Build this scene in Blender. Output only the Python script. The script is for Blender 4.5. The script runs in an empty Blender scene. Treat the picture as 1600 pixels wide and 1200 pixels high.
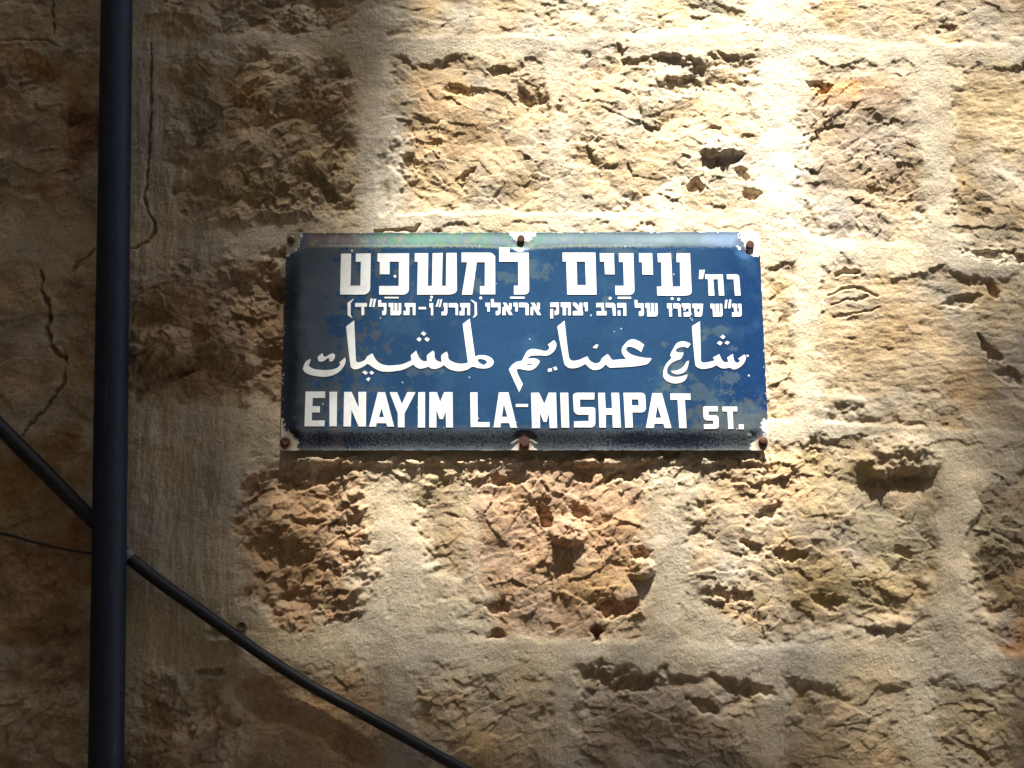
import bpy, math, random
import numpy as np
from mathutils import Vector, Matrix
from mathutils.geometry import tessellate_polygon

random.seed(7)
rng = np.random.default_rng(11)
S = bpy.context.scene
COL = S.collection

# ------------------------------------------------------------------ camera
F_PX = 2000.0                      # focal length in pixels of a 1600 px wide frame
PITCH = math.radians(12.0)
DIST = 1.60
CAM = np.array([0.0, -DIST, 1.72])
cd = bpy.data.cameras.new("camera")
cam = bpy.data.objects.new("camera", cd)
COL.objects.link(cam)
cam.location = CAM
cam.rotation_euler = (math.pi / 2 + PITCH, 0, 0)
cd.sensor_width = 36.0
cd.lens = 36.0 * F_PX / 1600.0
cd.clip_start = 0.05
cd.clip_end = 400
S.camera = cam

# ------------------------------------------------------------------ sun, sky, exposure
SUN = np.array([0.10, -0.40, 1.0])
SUN /= np.linalg.norm(SUN)
W = bpy.data.worlds.new("World")
S.world = W
W.use_nodes = True
nt = W.node_tree
bg = nt.nodes["Background"]
sky = nt.nodes.new("ShaderNodeTexSky")
sky.sky_type = 'NISHITA'
sky.sun_disc = False
sky.sun_elevation = math.asin(SUN[2])
sky.sun_rotation = math.atan2(SUN[0], SUN[1])
sky.dust_density = 1.0
nt.links.new(sky.outputs[0], bg.inputs[0])
bg.inputs[1].default_value = 0.07
sl = bpy.data.lights.new("sun", 'SUN')
sl.energy = 5.0
sl.angle = math.radians(0.53)
sl.color = (1.0, 0.96, 0.875)
sun = bpy.data.objects.new("sun", sl)
COL.objects.link(sun)
sun.rotation_euler = Vector(SUN).to_track_quat('Z', 'Y').to_euler()
sun.location = (2, -8, 30)
S.view_settings.view_transform = 'Standard'
S.view_settings.look = 'None'
S.view_settings.gamma = 1.0
S.view_settings.exposure = 1.95

# ------------------------------------------------------------------ helpers
CP, SP = math.cos(PITCH), math.sin(PITCH)

def ray(px, py):
    cx = (np.asarray(px, float) - 800) / F_PX
    cy = -(np.asarray(py, float) - 600) / F_PX
    # camera axes: right=(1,0,0) up=(0,-SP,CP) forward=(0,CP,SP)
    return cx, CP - cy * SP, SP + cy * CP

def at(px, py, off=0.0):
    """point where the view ray of a photo pixel meets the plane y = -off"""
    dx, dy, dz = ray(px, py)
    t = (-off - CAM[1]) / dy
    return CAM[0] + dx * t, np.full_like(dx * t, -off) if np.ndim(px) else -off, CAM[2] + dz * t

def to_px(x, y, z):
    rx, ry, rz = x - CAM[0], y - CAM[1], z - CAM[2]
    f = ry * CP + rz * SP
    u = -ry * SP + rz * CP
    return 800 + F_PX * rx / f, 600 - F_PX * u / f

def smooth(a, b, x):
    t = np.clip((x - a) / (b - a), 0, 1)
    return t * t * (3 - 2 * t)

def mat(name, color=(.5, .5, .5), rough=.6, metal=0.0, spec=.5):
    m = bpy.data.materials.new(name)
    m.use_nodes = True
    b = m.node_tree.nodes["Principled BSDF"]
    b.inputs["Base Color"].default_value = (*color, 1)
    b.inputs["Roughness"].default_value = rough
    b.inputs["Metallic"].default_value = metal
    b.inputs["Specular IOR Level"].default_value = spec
    return m

def node(m, kind, **kw):
    n = m.node_tree.nodes.new(kind)
    for k, v in kw.items():
        if hasattr(n, k) and not k.startswith("i_"):
            setattr(n, k, v)
        else:
            n.inputs[k[2:].replace("_", " ")].default_value = v
    return n

def link(m, a, b):
    m.node_tree.links.new(a, b)

def noise_tint(m, scale, amount, bump=0.0, bscale=None, attr=None):
    """multiply the base colour by a soft noise and add a bump"""
    b = m.node_tree.nodes["Principled BSDF"]
    tc = node(m, "ShaderNodeTexCoord")
    n = node(m, "ShaderNodeTexNoise", i_Scale=scale, i_Detail=6.0, i_Roughness=0.65)
    link(m, tc.outputs["Object"], n.inputs["Vector"])
    mr = node(m, "ShaderNodeMapRange")
    mr.inputs["From Min"].default_value = 0.25
    mr.inputs["From Max"].default_value = 0.75
    mr.inputs["To Min"].default_value = 1 - amount
    mr.inputs["To Max"].default_value = 1 + amount
    link(m, n.outputs["Fac"], mr.inputs["Value"])
    vm = node(m, "ShaderNodeVectorMath", operation='SCALE')
    if attr:
        a = node(m, "ShaderNodeAttribute", attribute_name=attr)
        link(m, a.outputs["Color"], vm.inputs[0])
    else:
        vm.inputs[0].default_value = b.inputs["Base Color"].default_value[:3]
    link(m, mr.outputs["Result"], vm.inputs["Scale"])
    link(m, vm.outputs[0], b.inputs["Base Color"])
    if bump:
        n2 = node(m, "ShaderNodeTexNoise", i_Scale=bscale or scale, i_Detail=4.0, i_Roughness=0.6)
        link(m, tc.outputs["Object"], n2.inputs["Vector"])
        bp = node(m, "ShaderNodeBump", i_Strength=1.0, i_Distance=bump)
        link(m, n2.outputs["Fac"], bp.inputs["Height"])
        link(m, bp.outputs[0], b.inputs["Normal"])
    return b

def raw_mesh(name, co, quads, material, parent=None, color=None, extra=None, smooth_shade=True, tris=None):
    """fast mesh from numpy arrays"""
    me = bpy.data.meshes.new(name)
    co = np.asarray(co, np.float32)
    me.vertices.add(len(co))
    me.vertices.foreach_set("co", co.ravel())
    quads = np.asarray(quads, np.int32)
    nq = quads.shape[0]
    k = quads.shape[1]
    me.loops.add(nq * k)
    me.polygons.add(nq)
    me.loops.foreach_set("vertex_index", quads.ravel())
    me.polygons.foreach_set("loop_start", np.arange(0, nq * k, k, dtype=np.int32))
    if smooth_shade:
        me.polygons.foreach_set("use_smooth", np.ones(nq, bool))
    me.update(calc_edges=True)
    me.validate()
    if color is not None:
        at_ = me.attributes.new("tint", 'FLOAT_COLOR', 'POINT')
        c4 = np.ones((len(co), 4), np.float32)
        c4[:, :3] = color
        at_.data.foreach_set("color", c4.ravel())
    if extra:
        for an, av in extra.items():
            a = me.attributes.new(an, 'FLOAT', 'POINT')
            a.data.foreach_set("value", np.asarray(av, np.float32).ravel())
    me.materials.append(material)
    o = bpy.data.objects.new(name, me)
    COL.objects.link(o)
    if parent:
        o.parent = parent
    return o

def py_mesh(name, verts, faces, material, parent=None, smooth_shade=False):
    me = bpy.data.meshes.new(name)
    me.from_pydata([tuple(map(float, v)) for v in verts], [], faces)
    me.update()
    if smooth_shade:
        for p in me.polygons:
            p.use_smooth = True
    me.materials.append(material)
    o = bpy.data.objects.new(name, me)
    COL.objects.link(o)
    if parent:
        o.parent = parent
    return o

def tag(o, label, cat, group=None, kind=None):
    if kind:
        o["kind"] = kind
    if label:
        o["label"] = label
    if cat:
        o["category"] = cat
    if group:
        o["group"] = group
    return o

def empty(name, loc):
    o = bpy.data.objects.new(name, None)
    COL.objects.link(o)
    o.location = loc
    o.empty_display_size = .05
    return o

def keep_world(o, parent):
    """parent a mesh whose vertices are in world coordinates"""
    o.parent = parent
    o.matrix_parent_inverse = Matrix.Translation(-Vector(parent.location))

# ------------------------------------------------------------------ numpy noise
_perm = rng.permutation(4096).astype(np.int64)
_grad = rng.uniform(0, 2 * math.pi, 4096)
_gx, _gz = np.cos(_grad), np.sin(_grad)
_rand = rng.random((4096, 6))

def _h(ix, iz, seed):
    return _perm[(ix * 73 + _perm[(iz * 151 + seed * 977) & 4095]) & 4095]

def perlin(x, z, seed=0):
    x0 = np.floor(x).astype(np.int64); z0 = np.floor(z).astype(np.int64)
    fx, fz = x - x0, z - z0
    ux = fx * fx * fx * (fx * (fx * 6 - 15) + 10)
    uz = fz * fz * fz * (fz * (fz * 6 - 15) + 10)
    def g(i, j):
        h = _h(x0 + i, z0 + j, seed)
        return _gx[h] * (fx - i) + _gz[h] * (fz - j)
    a = g(0, 0); a += ux * (g(1, 0) - a)
    b = g(0, 1); b += ux * (g(1, 1) - b)
    return (a + uz * (b - a)) * 1.5

def fbm(x, z, f, octv=4, seed=0, gain=.5):
    r = 0; a = 1.0
    for i in range(octv):
        r = r + a * perlin(x * f + i * 17.3, z * f - i * 9.1, seed + i)
        f *= 2.03; a *= gain
    return r

def facets(x, z, cell, seed, slope=.5, jump=.25, mode='cell'):
    """chipped-stone relief: one tilted plane per jittered cell, in units of the cell size"""
    x = x / cell; z = z / cell
    x0 = np.floor(x).astype(np.int64); z0 = np.floor(z).astype(np.int64)
    best = np.full(x.shape, 1e9); val = np.zeros(x.shape)
    if mode == 'max':
        val[:] = -1e9
    for i in (-1, 0, 1):
        for j in (-1, 0, 1):
            h = _h(x0 + i, z0 + j, seed)
            r = _rand[h]
            dx = x - (x0 + i + r[..., 0]); dz = z - (z0 + j + r[..., 1])
            d = dx * dx + dz * dz
            pl = (r[..., 2] - .5) * 2 * slope * dx + (r[..., 3] - .5) * 2 * slope * dz + (r[..., 4] - .5) * 2 * jump
            if mode == 'cell':
                m = d < best
                best = np.where(m, d, best); val = np.where(m, pl, val)
            else:
                val = np.maximum(val, pl - .55 * d)
    return val * cell

def poly_sd(px, py, poly):
    """signed distance in pixels, positive inside"""
    poly = np.asarray(poly, float)
    n = len(poly)
    d = np.full(px.shape, 1e18); inside = np.zeros(px.shape, bool)
    for i in range(n):
        ax, ay = poly[i]; bx, by = poly[(i + 1) % n]
        ex, ey = bx - ax, by - ay
        wx, wy = px - ax, py - ay
        t = np.clip((wx * ex + wy * ey) / (ex * ex + ey * ey), 0, 1)
        d = np.minimum(d, (wx - ex * t) ** 2 + (wy - ey * t) ** 2)
        c = ((ay > py) != (by > py)) & (px < (bx - ax) * (py - ay) / ((by - ay) if by != ay else 1e-9) + ax)
        inside ^= c
    d = np.sqrt(d)
    return np.where(inside, d, -d)

def line_d(px, py, pts):
    d = np.full(px.shape, 1e18)
    for (ax, ay), (bx, by) in zip(pts[:-1], pts[1:]):
        ex, ey = bx - ax, by - ay
        wx, wy = px - ax, py - ay
        t = np.clip((wx * ex + wy * ey) / (ex * ex + ey * ey), 0, 1)
        d = np.minimum(d, (wx - ex * t) ** 2 + (wy - ey * t) ** 2)
    return np.sqrt(d)

# ------------------------------------------------------------------ the sign's outline on the wall, in photo pixels
SIGN_Q = [(447, 362), (1187, 360), (1203, 703), (437, 703)]     # outer corners tl, tr, br, bl
PLATE_OFF = 0.0150                                              # back edge of the plate in front of the wall plane
FACE_H = 0.0056

# ------------------------------------------------------------------ stone wall
def axis(lo, hi, core_lo, core_hi, step, grow=1.04, far=.010):
    mid = np.arange(core_lo, core_hi, step)
    def out(a, b, sgn):
        r = []; s = step; p = a
        while (b - p) * sgn > 0:
            s = min(s * grow, far); p += sgn * s; r.append(p)
        return r
    return np.concatenate([np.array(out(core_lo, lo, -1))[::-1], mid, np.array(out(mid[-1], hi, 1))])

# stones: outline in photo pixels, tint, roughness of the face, bulge
OCH = (.46, .345, .215); RED = (.455, .30, .18); GRY = (.42, .33, .235); TAN = (.505, .385, .25); GRN = (.50, .38, .25); DRK = (.31, .235, .15); PNK = (.50, .335, .215)
STONES = [
 ([(285,88),(420,80),(545,92),(562,200),(538,335),(440,350),(300,335),(262,200)], OCH, 2.03, 1.65),
 ([(612,95),(740,78),(862,88),(872,200),(850,325),(740,335),(600,330),(590,200)], TAN, 0.79, 0.60),
 ([(905,95),(1040,70),(1180,90),(1190,200),(1180,330),(1060,340),(920,330),(890,200)], (.545, .43, .295), 0.79, 0.60),
 ([(1245,115),(1330,98),(1420,115),(1445,200),(1455,330),(1390,385),(1290,380),(1245,300)], GRY, 0.80, 0.59),
 ([(1478,105),(1640,95),(1640,300),(1575,280),(1500,215)], TAN, 0.11, 0.48),
 ([(1490,235),(1560,290),(1640,320),(1640,430),(1540,400),(1470,330)], OCH, 0.90, 0.48),
 ([(625,-60),(760,-60),(930,-60),(935,40),(820,62),(680,60),(600,50)], (.55, .44, .30), 0.65, 0.48),
 ([(965,-60),(1200,-60),(1220,30),(1120,55),(980,40)], (.60, .50, .35), 0.72, 0.48),
 ([(1290,-60),(1650,-60),(1650,60),(1480,75),(1330,65),(1270,30)], TAN, 0.50, 0.48),
 ([(240,-60),(570,-60),(560,50),(430,55),(260,45)], OCH, 1.83, 1.16),
 ([(-80,-80),(150,-80),(150,60),(20,60),(-80,50)], GRN, 1.22, 0.99),
 ([(-80,75),(150,80),(165,230),(150,340),(40,330),(-80,340)], GRN, 1.83, 1.48),
 ([(-80,400),(60,420),(85,520),(110,610),(30,660),(-80,640)], GRN, 0.61, 1.16),
 ([(100,430),(170,420),(175,650),(130,720),(70,680),(112,600),(80,520)], OCH, 1.22, 1.16),
 ([(205,440),(300,415),(425,402),(448,430),(440,600),(340,625),(215,600)], RED, 2.03, 1.48),
 ([(1208,395),(1245,410),(1250,640),(1215,690),(1200,640)], OCH, 0.90, 0.40),
 ([(1285,430),(1420,405),(1590,440),(1650,600),(1580,655),(1430,640),(1300,600),(1275,500)], TAN, 0.25, 0.48),
 ([(1300,640),(1420,655),(1520,650),(1500,690),(1330,690)], OCH, 0.90, 0.48),
 ([(388,742),(470,722),(565,728),(582,840),(562,955),(450,985),(400,930),(372,850)], RED, 2.03, 1.65),
 ([(640,760),(725,740),(735,860),(745,960),(690,900),(650,850)], OCH, 0.63, 0.48),
 ([(738,742),(860,718),(1000,722),(1018,850),(1005,975),(900,1005),(765,990),(735,860)], PNK, 1.03, 0.88),
 ([(1088,720),(1220,690),(1350,690),(1462,720),(1462,880),(1440,965),(1300,1000),(1170,1005),(1075,930)], GRN, 0.88, 0.65),
 ([(1535,760),(1650,740),(1650,1020),(1560,1030),(1520,900)], DRK, 0.90, 0.72),
 ([(215,1080),(330,1060),(360,1120),(350,1260),(200,1260)], GRN, 2.03, 1.32),
 ([(380,1060),(540,1048),(600,1100),(610,1260),(370,1260)], RED, 0.63, 0.64),
 ([(640,1060),(850,1065),(870,1260),(630,1260)], OCH, 0.81, 0.64),
 ([(900,1060),(980,1035),(1150,1050),(1190,1120),(1180,1260),(880,1260)], GRY, 0.88, 0.65),
 ([(1230,1080),(1400,1075),(1430,1260),(1220,1260)], OCH, 0.72, 0.64),
 ([(1460,1080),(1650,1060),(1650,1260),(1450,1260)], GRN, 0.80, 0.52),
 ([(-80,700),(60,720),(130,830),(130,1000),(30,1010),(-80,980)], RED, 1.41, 1.48),
 ([(-80,1040),(60,1030),(150,1060),(150,1260),(-80,1260)], GRN, 2.23, 1.65),
]
# single features: (px, py, half width, half height, angle, depth in metres; negative = pocket cut in, positive = lump)
FEATS = [
 (1402,724,58,24,4,.013),(1402,752,48,11,-3,-.012),
 (505,292,38,9,45,-.020),(480,262,24,12,40,.008),
 (440,398,26,7,0,-.018),(430,432,22,22,0,.010),
 (932,988,8,10,0,-.022),(777,991,13,7,0,-.016),
 (968,746,26,9,-12,-.018),(795,750,28,9,0,-.018),(1040,717,20,9,-10,-.020),
 (850,806,10,16,-20,-.016),(1000,866,17,12,25,-.020),(968,950,30,13,0,-.020),
 (905,800,16,8,30,-.014),(885,838,24,18,0,.014),(875,893,20,10,-20,-.006),(1002,892,18,14,-30,.012),
 (775,950,20,9,10,-.012),(1088,292,13,8,10,-.014),(1174,303,12,9,0,-.016),(1135,250,26,8,-25,-.013),(1130,236,30,12,-25,.010),
 (1065,135,30,13,0,-.012),(1160,272,13,6,30,-.010),(1282,138,20,7,15,-.013),
 (722,142,30,8,8,-.012),(780,112,16,5,8,-.010),(820,155,16,7,45,-.012),(730,272,14,5,-45,-.012),(640,255,14,10,40,-.010),
 (990,1072,38,12,-5,-.016),(1100,1105,26,9,30,-.016),(1180,1080,26,10,0,-.010),
 (332,1050,24,5,-3,-.018),(340,990,18,9,0,-.012),(360,1020,24,18,0,.006),
 (475,815,32,6,5,-.012),(530,735,20,8,0,-.010),(460,762,24,8,0,-.010),(545,870,18,8,0,-.010),
 (1505,470,30,9,-10,-.009),(1550,452,7,16,-30,-.008),(1545,545,5,28,-38,-.008),(1580,590,24,8,20,-.008),
 (1560,402,50,10,5,-.014),
 (60,300,36,6,-3,-.012),(1410,862,16,8,20,-.012),(1230,868,26,9,10,-.010),(1140,930,40,9,10,-.010),
 (1380,975,40,8,-6,.006),(250,560,50,26,-8,.012),(262,592,48,6,-12,-.010),
 (1290,940,26,10,10,-.009),(1175,860,18,9,25,-.009),(1205,800,22,9,-20,-.009),
]
# finger-drawn ridges and other thin grooves: (points, half width px, depth)
GROOVES = [
 ([(1292,460),(1320,451),(1345,453),(1370,463)], 1.8, -.0024),
 ([(1300,478),(1325,469),(1355,465)], 1.8, -.0024),
 ([(1304,497),(1335,488),(1375,481)], 1.8, -.0028),
 ([(1305,429),(1338,424)], 3.0, -.005),
 ([(575,870),(610,862),(605,960)], 4, -.0012),
 ([(598,250),(598,330)], 8, -.003),
]
CRACKS = [
 ([(237,70),(237,90),(235,120),(236,180),(233,240),(231,290),(226,310),(231,330),(243,352),(240,368),(222,382),(205,390)], 1.5, -.010),
 ([(152,388),(140,402),(122,408),(115,424)], 1.6, -.010),
 ([(64,424),(68,440),(64,452),(72,468),(79,482),(78,505),(74,512),(78,530),(88,550),(95,556),(101,556)], 3.2, -.016),
 ([(101,556),(104,572),(101,598),(86,622),(70,642),(52,660),(34,680)], 1.8, -.012),
 ([(82,0),(82,20),(85,35),(85,56)], 1.4, -.010),
 ([(0,65),(30,63),(75,65),(92,74)], 1.2, -.008),
 ([(205,560),(235,552)], 1.5, -.006),([(585,362),(650,360),(655,352)], 2, -.008),
]
# pointed mortar joints: (points, half width px)
JOINTS = [
 ([(585,50),(590,200),(592,350)], 34), ([(1216,30),(1218,200),(1212,385)], 36), ([(1462,85),(1460,240),(1470,400)], 24),
 ([(210,80),(400,72),(600,74),(900,76),(1200,62)], 17), ([(1200,64),(1330,84),(1480,88),(1640,92)], 17),
 ([(200,392),(440,374)], 22), ([(1190,372),(1290,396),(1640,420)], 20), ([(560,348),(860,346),(1190,344)], 12),
 ([(612,712),(628,860),(622,1015)], 36), ([(1046,755),(1042,880),(1052,1010)], 24), ([(380,1018),(700,1022),(1040,1026),(1300,1040),(1640,1046)], 24),
 ([(1492,715),(1490,880),(1498,1045)], 26), ([(1262,395),(1258,520),(1256,670)], 20), ([(1200,668),(1640,692)], 13), ([(205,668),(430,664)], 34),
 ([(862,90),(880,340)], 12), ([(620,1030),(622,1230)], 22), ([(885,1030),(880,1230)], 18), ([(1206,1040),(1210,1230)], 20), ([(1440,1050),(1442,1230)], 16),
]
# mineral stains: (px, py, rx, ry, colour, amount)
STAINS = [
 (60,105,34,18,(.42,.20,.07),.8),(85,730,80,60,(.40,.22,.09),.7),(130,870,70,60,(.30,.15,.07),.7),(30,790,60,50,(.45,.33,.14),.5),
 (125,210,34,60,(.30,.15,.08),.8),(100,1000,60,70,(.28,.17,.09),.6),(450,560,60,80,(.42,.26,.15),.35),
 (375,145,30,12,(.48,.25,.10),.7),(505,165,40,22,(.46,.28,.14),.5),(400,290,60,30,(.40,.30,.15),.5),
 (690,150,50,30,(.60,.40,.22),.6),(700,215,60,30,(.60,.40,.22),.6),(860,150,60,30,(.50,.36,.22),.4),(740,150,40,14,(.6,.4,.22),.5),
 (1330,140,70,24,(.55,.30,.13),.9),(1385,150,30,30,(.45,.33,.24),.6),(1340,210,80,60,(.36,.29,.22),.6),(1400,290,60,50,(.48,.35,.22),.6),
 (960,180,60,50,(.42,.33,.23),.5),(980,270,90,30,(.44,.35,.25),.4),
 (1330,560,110,60,(.50,.36,.20),.55),(1430,500,50,40,(.42,.30,.18),.5),(1560,180,60,70,(.60,.46,.26),.6),(1580,560,40,60,(.36,.31,.26),.6),
 (470,880,80,80,(.50,.31,.16),.5),(860,800,120,70,(.55,.35,.22),.5),(930,900,60,40,(.52,.33,.14),.6),
 (1300,760,60,60,(.52,.40,.20),.5),(1300,915,120,40,(.50,.38,.17),.5),(1400,850,60,60,(.50,.44,.27),.4),(1200,770,60,30,(.6,.38,.22),.5),
 (1585,990,30,40,(.42,.22,.10),.8),(1545,860,30,60,(.30,.26,.15),.5),(1570,970,20,30,(.42,.40,.36),.6),
 (430,1090,60,40,(.45,.30,.16),.5),(320,1090,40,40,(.40,.36,.28),.5),(250,1180,60,40,(.35,.22,.10),.6),(560,1150,40,50,(.34,.22,.12),.5),
 (640,1140,70,30,(.36,.25,.15),.5),(1000,1090,90,50,(.40,.33,.25),.5),(1530,1120,60,60,(.36,.28,.14),.6),
 (300,590,80,40,(.44,.30,.17),.5),(260,500,60,40,(.44,.30,.15),.4),(320,960,40,60,(.40,.34,.16),.4),(330,160,50,60,(.45,.38,.26),.3),
 (600,240,30,120,(.62,.56,.46),.6),(1215,200,34,160,(.68,.62,.50),.7),(300,85,120,12,(.52,.48,.42),.5),(1450,240,22,110,(.62,.55,.42),.5),
]

def build_wall():
    x_lo, _, z_hi = at(0, 0); x_hi, _, _ = at(1600, 0)
    xb0, _, z_lo = at(0, 1200); xb1, _, _ = at(1600, 1200)
    xs = axis(-3.4, 3.4, min(x_lo, xb0) - .05, max(x_hi, xb1) + .05, .00125)
    zs = axis(0.0, 5.2, float(z_lo) - .05, float(z_hi) + .05, .00125)
    X, Z = np.meshgrid(xs, zs)
    px, py = to_px(X, np.zeros_like(X), Z)
    nx, nz = len(xs), len(zs)
    # warped coordinates so that nothing runs straight
    wx = X + .012 * fbm(X, Z, 11, 4, 1) + .003 * fbm(X, Z, 60, 2, 5)
    wz = Z + .012 * fbm(X, Z, 11, 4, 3) + .003 * fbm(X, Z, 60, 2, 7)
    wpx = px + 16 * fbm(X, Z, 18, 4, 21)
    wpy = py + 16 * fbm(X, Z, 18, 4, 25)
    sd = np.full(X.shape, -200.0); tint = np.zeros(X.shape + (3,)); tint[:] = (.5, .4, .26)
    rough = np.zeros(X.shape); bulge = np.zeros(X.shape); lean = np.full(X.shape, .3)
    # traced stones inside the picture
    for poly, tc_, r_, b_ in STONES:
        P = np.array(poly)
        j0, j1 = P[:, 0].min() - 60, P[:, 0].max() + 60
        i0, i1 = P[:, 1].min() - 60, P[:, 1].max() + 60
        m = (wpx > j0) & (wpx < j1) & (wpy > i0) & (wpy < i1)
        d = poly_sd(wpx[m], wpy[m], P)
        cur = sd[m]; up = d > cur
        t = tint[m]; t[up] = tc_; tint[m] = t
        rr = rough[m]; rr[up] = r_; rough[m] = rr
        bb = bulge[m]; bb[up] = b_; bulge[m] = bb
        ll = lean[m]; ll[up] = math.radians(-35 + 80 * ((P[:, 0].sum() * .0137 + P[:, 1].sum() * .0071) % 1)); lean[m] = ll
        sd[m] = np.maximum(cur, d)
    # coursed stones outside the picture
    jx = px + 60 * fbm(X, Z, 5, 3, 121); jy = py + 50 * fbm(X, Z, 5, 3, 125)
    outm = (jx < -100) | (jx > 1690) | (jy < -90) | (jy > 1290)
    ch = .27
    row = np.floor(wz / ch).astype(np.int64)
    off = _rand[(row * 37) & 4095, 0] * .5
    cl = .36 + .14 * _rand[(row * 91 + 5) & 4095, 1]
    colm = np.floor((wx + off) / cl).astype(np.int64)
    fx = (wx + off) / cl - colm; fz = wz / ch - row
    dd = np.minimum(np.minimum(fx, 1 - fx) * cl, np.minimum(fz, 1 - fz) * ch) - .028
    hs = _h(colm, row, 77)
    pal = np.array([OCH, RED, GRY, TAN, GRN, DRK, PNK])
    o_t = pal[(hs % 7)]
    sd = np.where(outm, dd * 1230, sd)
    tint = np.where(outm[..., None], o_t, tint)
    rough = np.where(outm, .6 + .5 * _rand[hs, 3], rough); bulge = np.where(outm, .9, bulge)
    mask = smooth(-20, 30, sd + 3 + 18 * fbm(X, Z, 45, 3, 111))
    dome = np.clip(sd / 90, 0, 1) ** .6
    # mortar: trowelled, sandy
    hm = .0030 * fbm(X, Z, 7, 3, 31) + .0010 * fbm(X * .85, Z * 1.1, 26, 5, 33) + .0003 * fbm(X * .8, Z * 1.3, 110, 2, 35) * smooth(.0, .6, fbm(X, Z, 8, 2, 37))
    grain = .35 * fbm(X, Z, 420, 2, 41) + .42 * rng.normal(0, 1, X.shape).clip(-2.2, 2.2)
    hm = hm + .0045 + .0004 * grain - .0016 * np.clip(fbm(X, Z, 140, 2, 43) - .55, 0, 1)
    # left-hand joint is combed vertically
    vert = smooth(420, 330, px) * smooth(180, 230, px)
    hm = hm + vert * .0014 * fbm(X * 2.2, Z * .5, 22, 4, 45, .6)
    # chipped stone faces
    mx, mz = wx, wz
    wx = X + .006 * fbm(X, Z, 6, 2, 113) + .0011 * fbm(X, Z, 75, 2, 115)
    wz = Z + .006 * fbm(X, Z, 6, 2, 117) + .0011 * fbm(X, Z, 75, 2, 119)
    ang = lean
    rx_, rz_ = wx * np.cos(ang) + wz * np.sin(ang), -wx * np.sin(ang) + wz * np.cos(ang)
    f1 = facets(wx, wz * 1.15, .085, 3, .42, .16, 'max')
    f2 = facets(rx_ * .75, rz_ * 1.25, .042, 9, .55, .20, 'cell')
    f2b = facets(rx_, rz_, .045, 14, .5, .2, 'max')
    f3 = facets(rx_ * .8 + .3, rz_ * 1.25, .016, 19, .42, .26, 'cell')
    f3b = facets(wx * .9 + .7, wz * 1.2, .029, 29, .30, .20, 'cell')
    f4 = facets(rx_, rz_, .0075, 23, .5, .2, 'cell')
    patch = smooth(-.2, .5, fbm(X, Z, 9, 3, 51))
    patch2 = smooth(-.3, .4, fbm(X, Z, 14, 3, 57))
    hs_ = .20 * f1 + .15 * f2 * patch + .17 * f2b * (1 - .4 * patch) + .34 * f3 * (.25 + .75 * patch2) + .17 * f3b * (1 - .7 * patch2) + .42 * f4 * (.3 + .7 * patch) + .0005 * fbm(rx_ * .7, rz_ * 1.5, 80, 3, 67) * smooth(0, .5, fbm(X, Z, 16, 2, 69)) \
        + .0016 * fbm(X, Z, 24, 5, 61, .5) + .0003 * grain
    smoothst = .004 * fbm(X, Z, 12, 3, 63) + .0009 * fbm(X * .6, Z * 1.5, 90, 3, 65) + .0003 * grain
    rk = np.clip(rough, 0, 2.2)
    hst = hs_ * rk + smoothst * (1 - np.clip(rk, 0, 1)) + bulge * (.0038 + .0024 * dome)
    joint = np.zeros(X.shape)
    for pts, hw in JOINTS:
        xs_ = [p[0] for p in pts]; ys_ = [p[1] for p in pts]
        m = (px > min(xs_) - 2 * hw - 40) & (px < max(xs_) + 2 * hw + 40) & (py > min(ys_) - 2 * hw - 40) & (py < max(ys_) + 2 * hw + 40)
        n = (.35 * hw + 5) * fbm(X[m], Z[m], 22, 4, 141, .6)
        joint[m] = np.maximum(joint[m], smooth(hw * 1.35, hw * .65, line_d(px[m] + .6 * n, py[m] + .6 * n, pts) + n))
    mask = mask * (1 - .80 * joint)
    smear = smooth(.05, .55, fbm(X, Z, 13, 4, 131)) * smooth(-130, -10, sd) * (1 - .85 * joint)
    hm = hm + smear * (.26 * hs_ + .0008 * fbm(X * .7, Z * 1.4, 40, 3, 133))
    h = hm * (1 - mask) + hst * mask - .002 + .0011 * joint
    # single features
    for (fx_, fy_, a, b, an, dep) in FEATS:
        m = (np.abs(px - fx_) < 2.2 * a + 12) & (np.abs(py - fy_) < 2.2 * max(a, b) + 12)
        c, s_ = math.cos(math.radians(an)), math.sin(math.radians(an))
        n = (.38 * min(a, b) + 3) * fbm(X[m], Z[m], 55, 4, int(fx_) % 50, .6)
        n2_ = (.38 * min(a, b) + 3) * fbm(X[m], Z[m], 55, 4, int(fy_) % 50 + 60, .6)
        dx = px[m] - fx_ + n; dy = py[m] - fy_ + n2_
        u = (dx * c + dy * s_) / a; v = (-dx * s_ + dy * c) / b
        q = u * u + v * v
        w = smooth(1.5, .45, q)
        if dep > 0:                        # lump: gentle above, steep below
            w = smooth(1.8, .2, u * u + np.where(v < 0, v * v * .35, v * v * 1.3))
        if dep < 0:
            dep *= .78
        if dep < 0 and a > 15:
            dep *= .62
        if dep > 0:
            w = smooth(1.8, .2, ((px[m] - fx_ + .4 * n) / a) ** 2 + ((py[m] - fy_ + .4 * n2_) / b) ** 2 * np.where(py[m] < fy_, .4, 1.2))
        h[m] += w * dep * (1 + .35 * fbm(X[m], Z[m], 70, 3, 63))
    for pts, hw, dep in GROOVES:
        xs_ = [p[0] for p in pts]; ys_ = [p[1] for p in pts]
        m = (px > min(xs_) - 30) & (px < max(xs_) + 30) & (py > min(ys_) - 30) & (py < max(ys_) + 30)
        n = 4 * fbm(X[m], Z[m], 40, 4, 71, .6)
        d = line_d(px[m] + n, py[m] + n, pts)
        h[m] += dep * smooth(hw * 1.6, hw * .3, d) - dep * .10 * smooth(hw * 4, hw * 1.6, d)
    dirt = np.zeros(X.shape)
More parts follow.
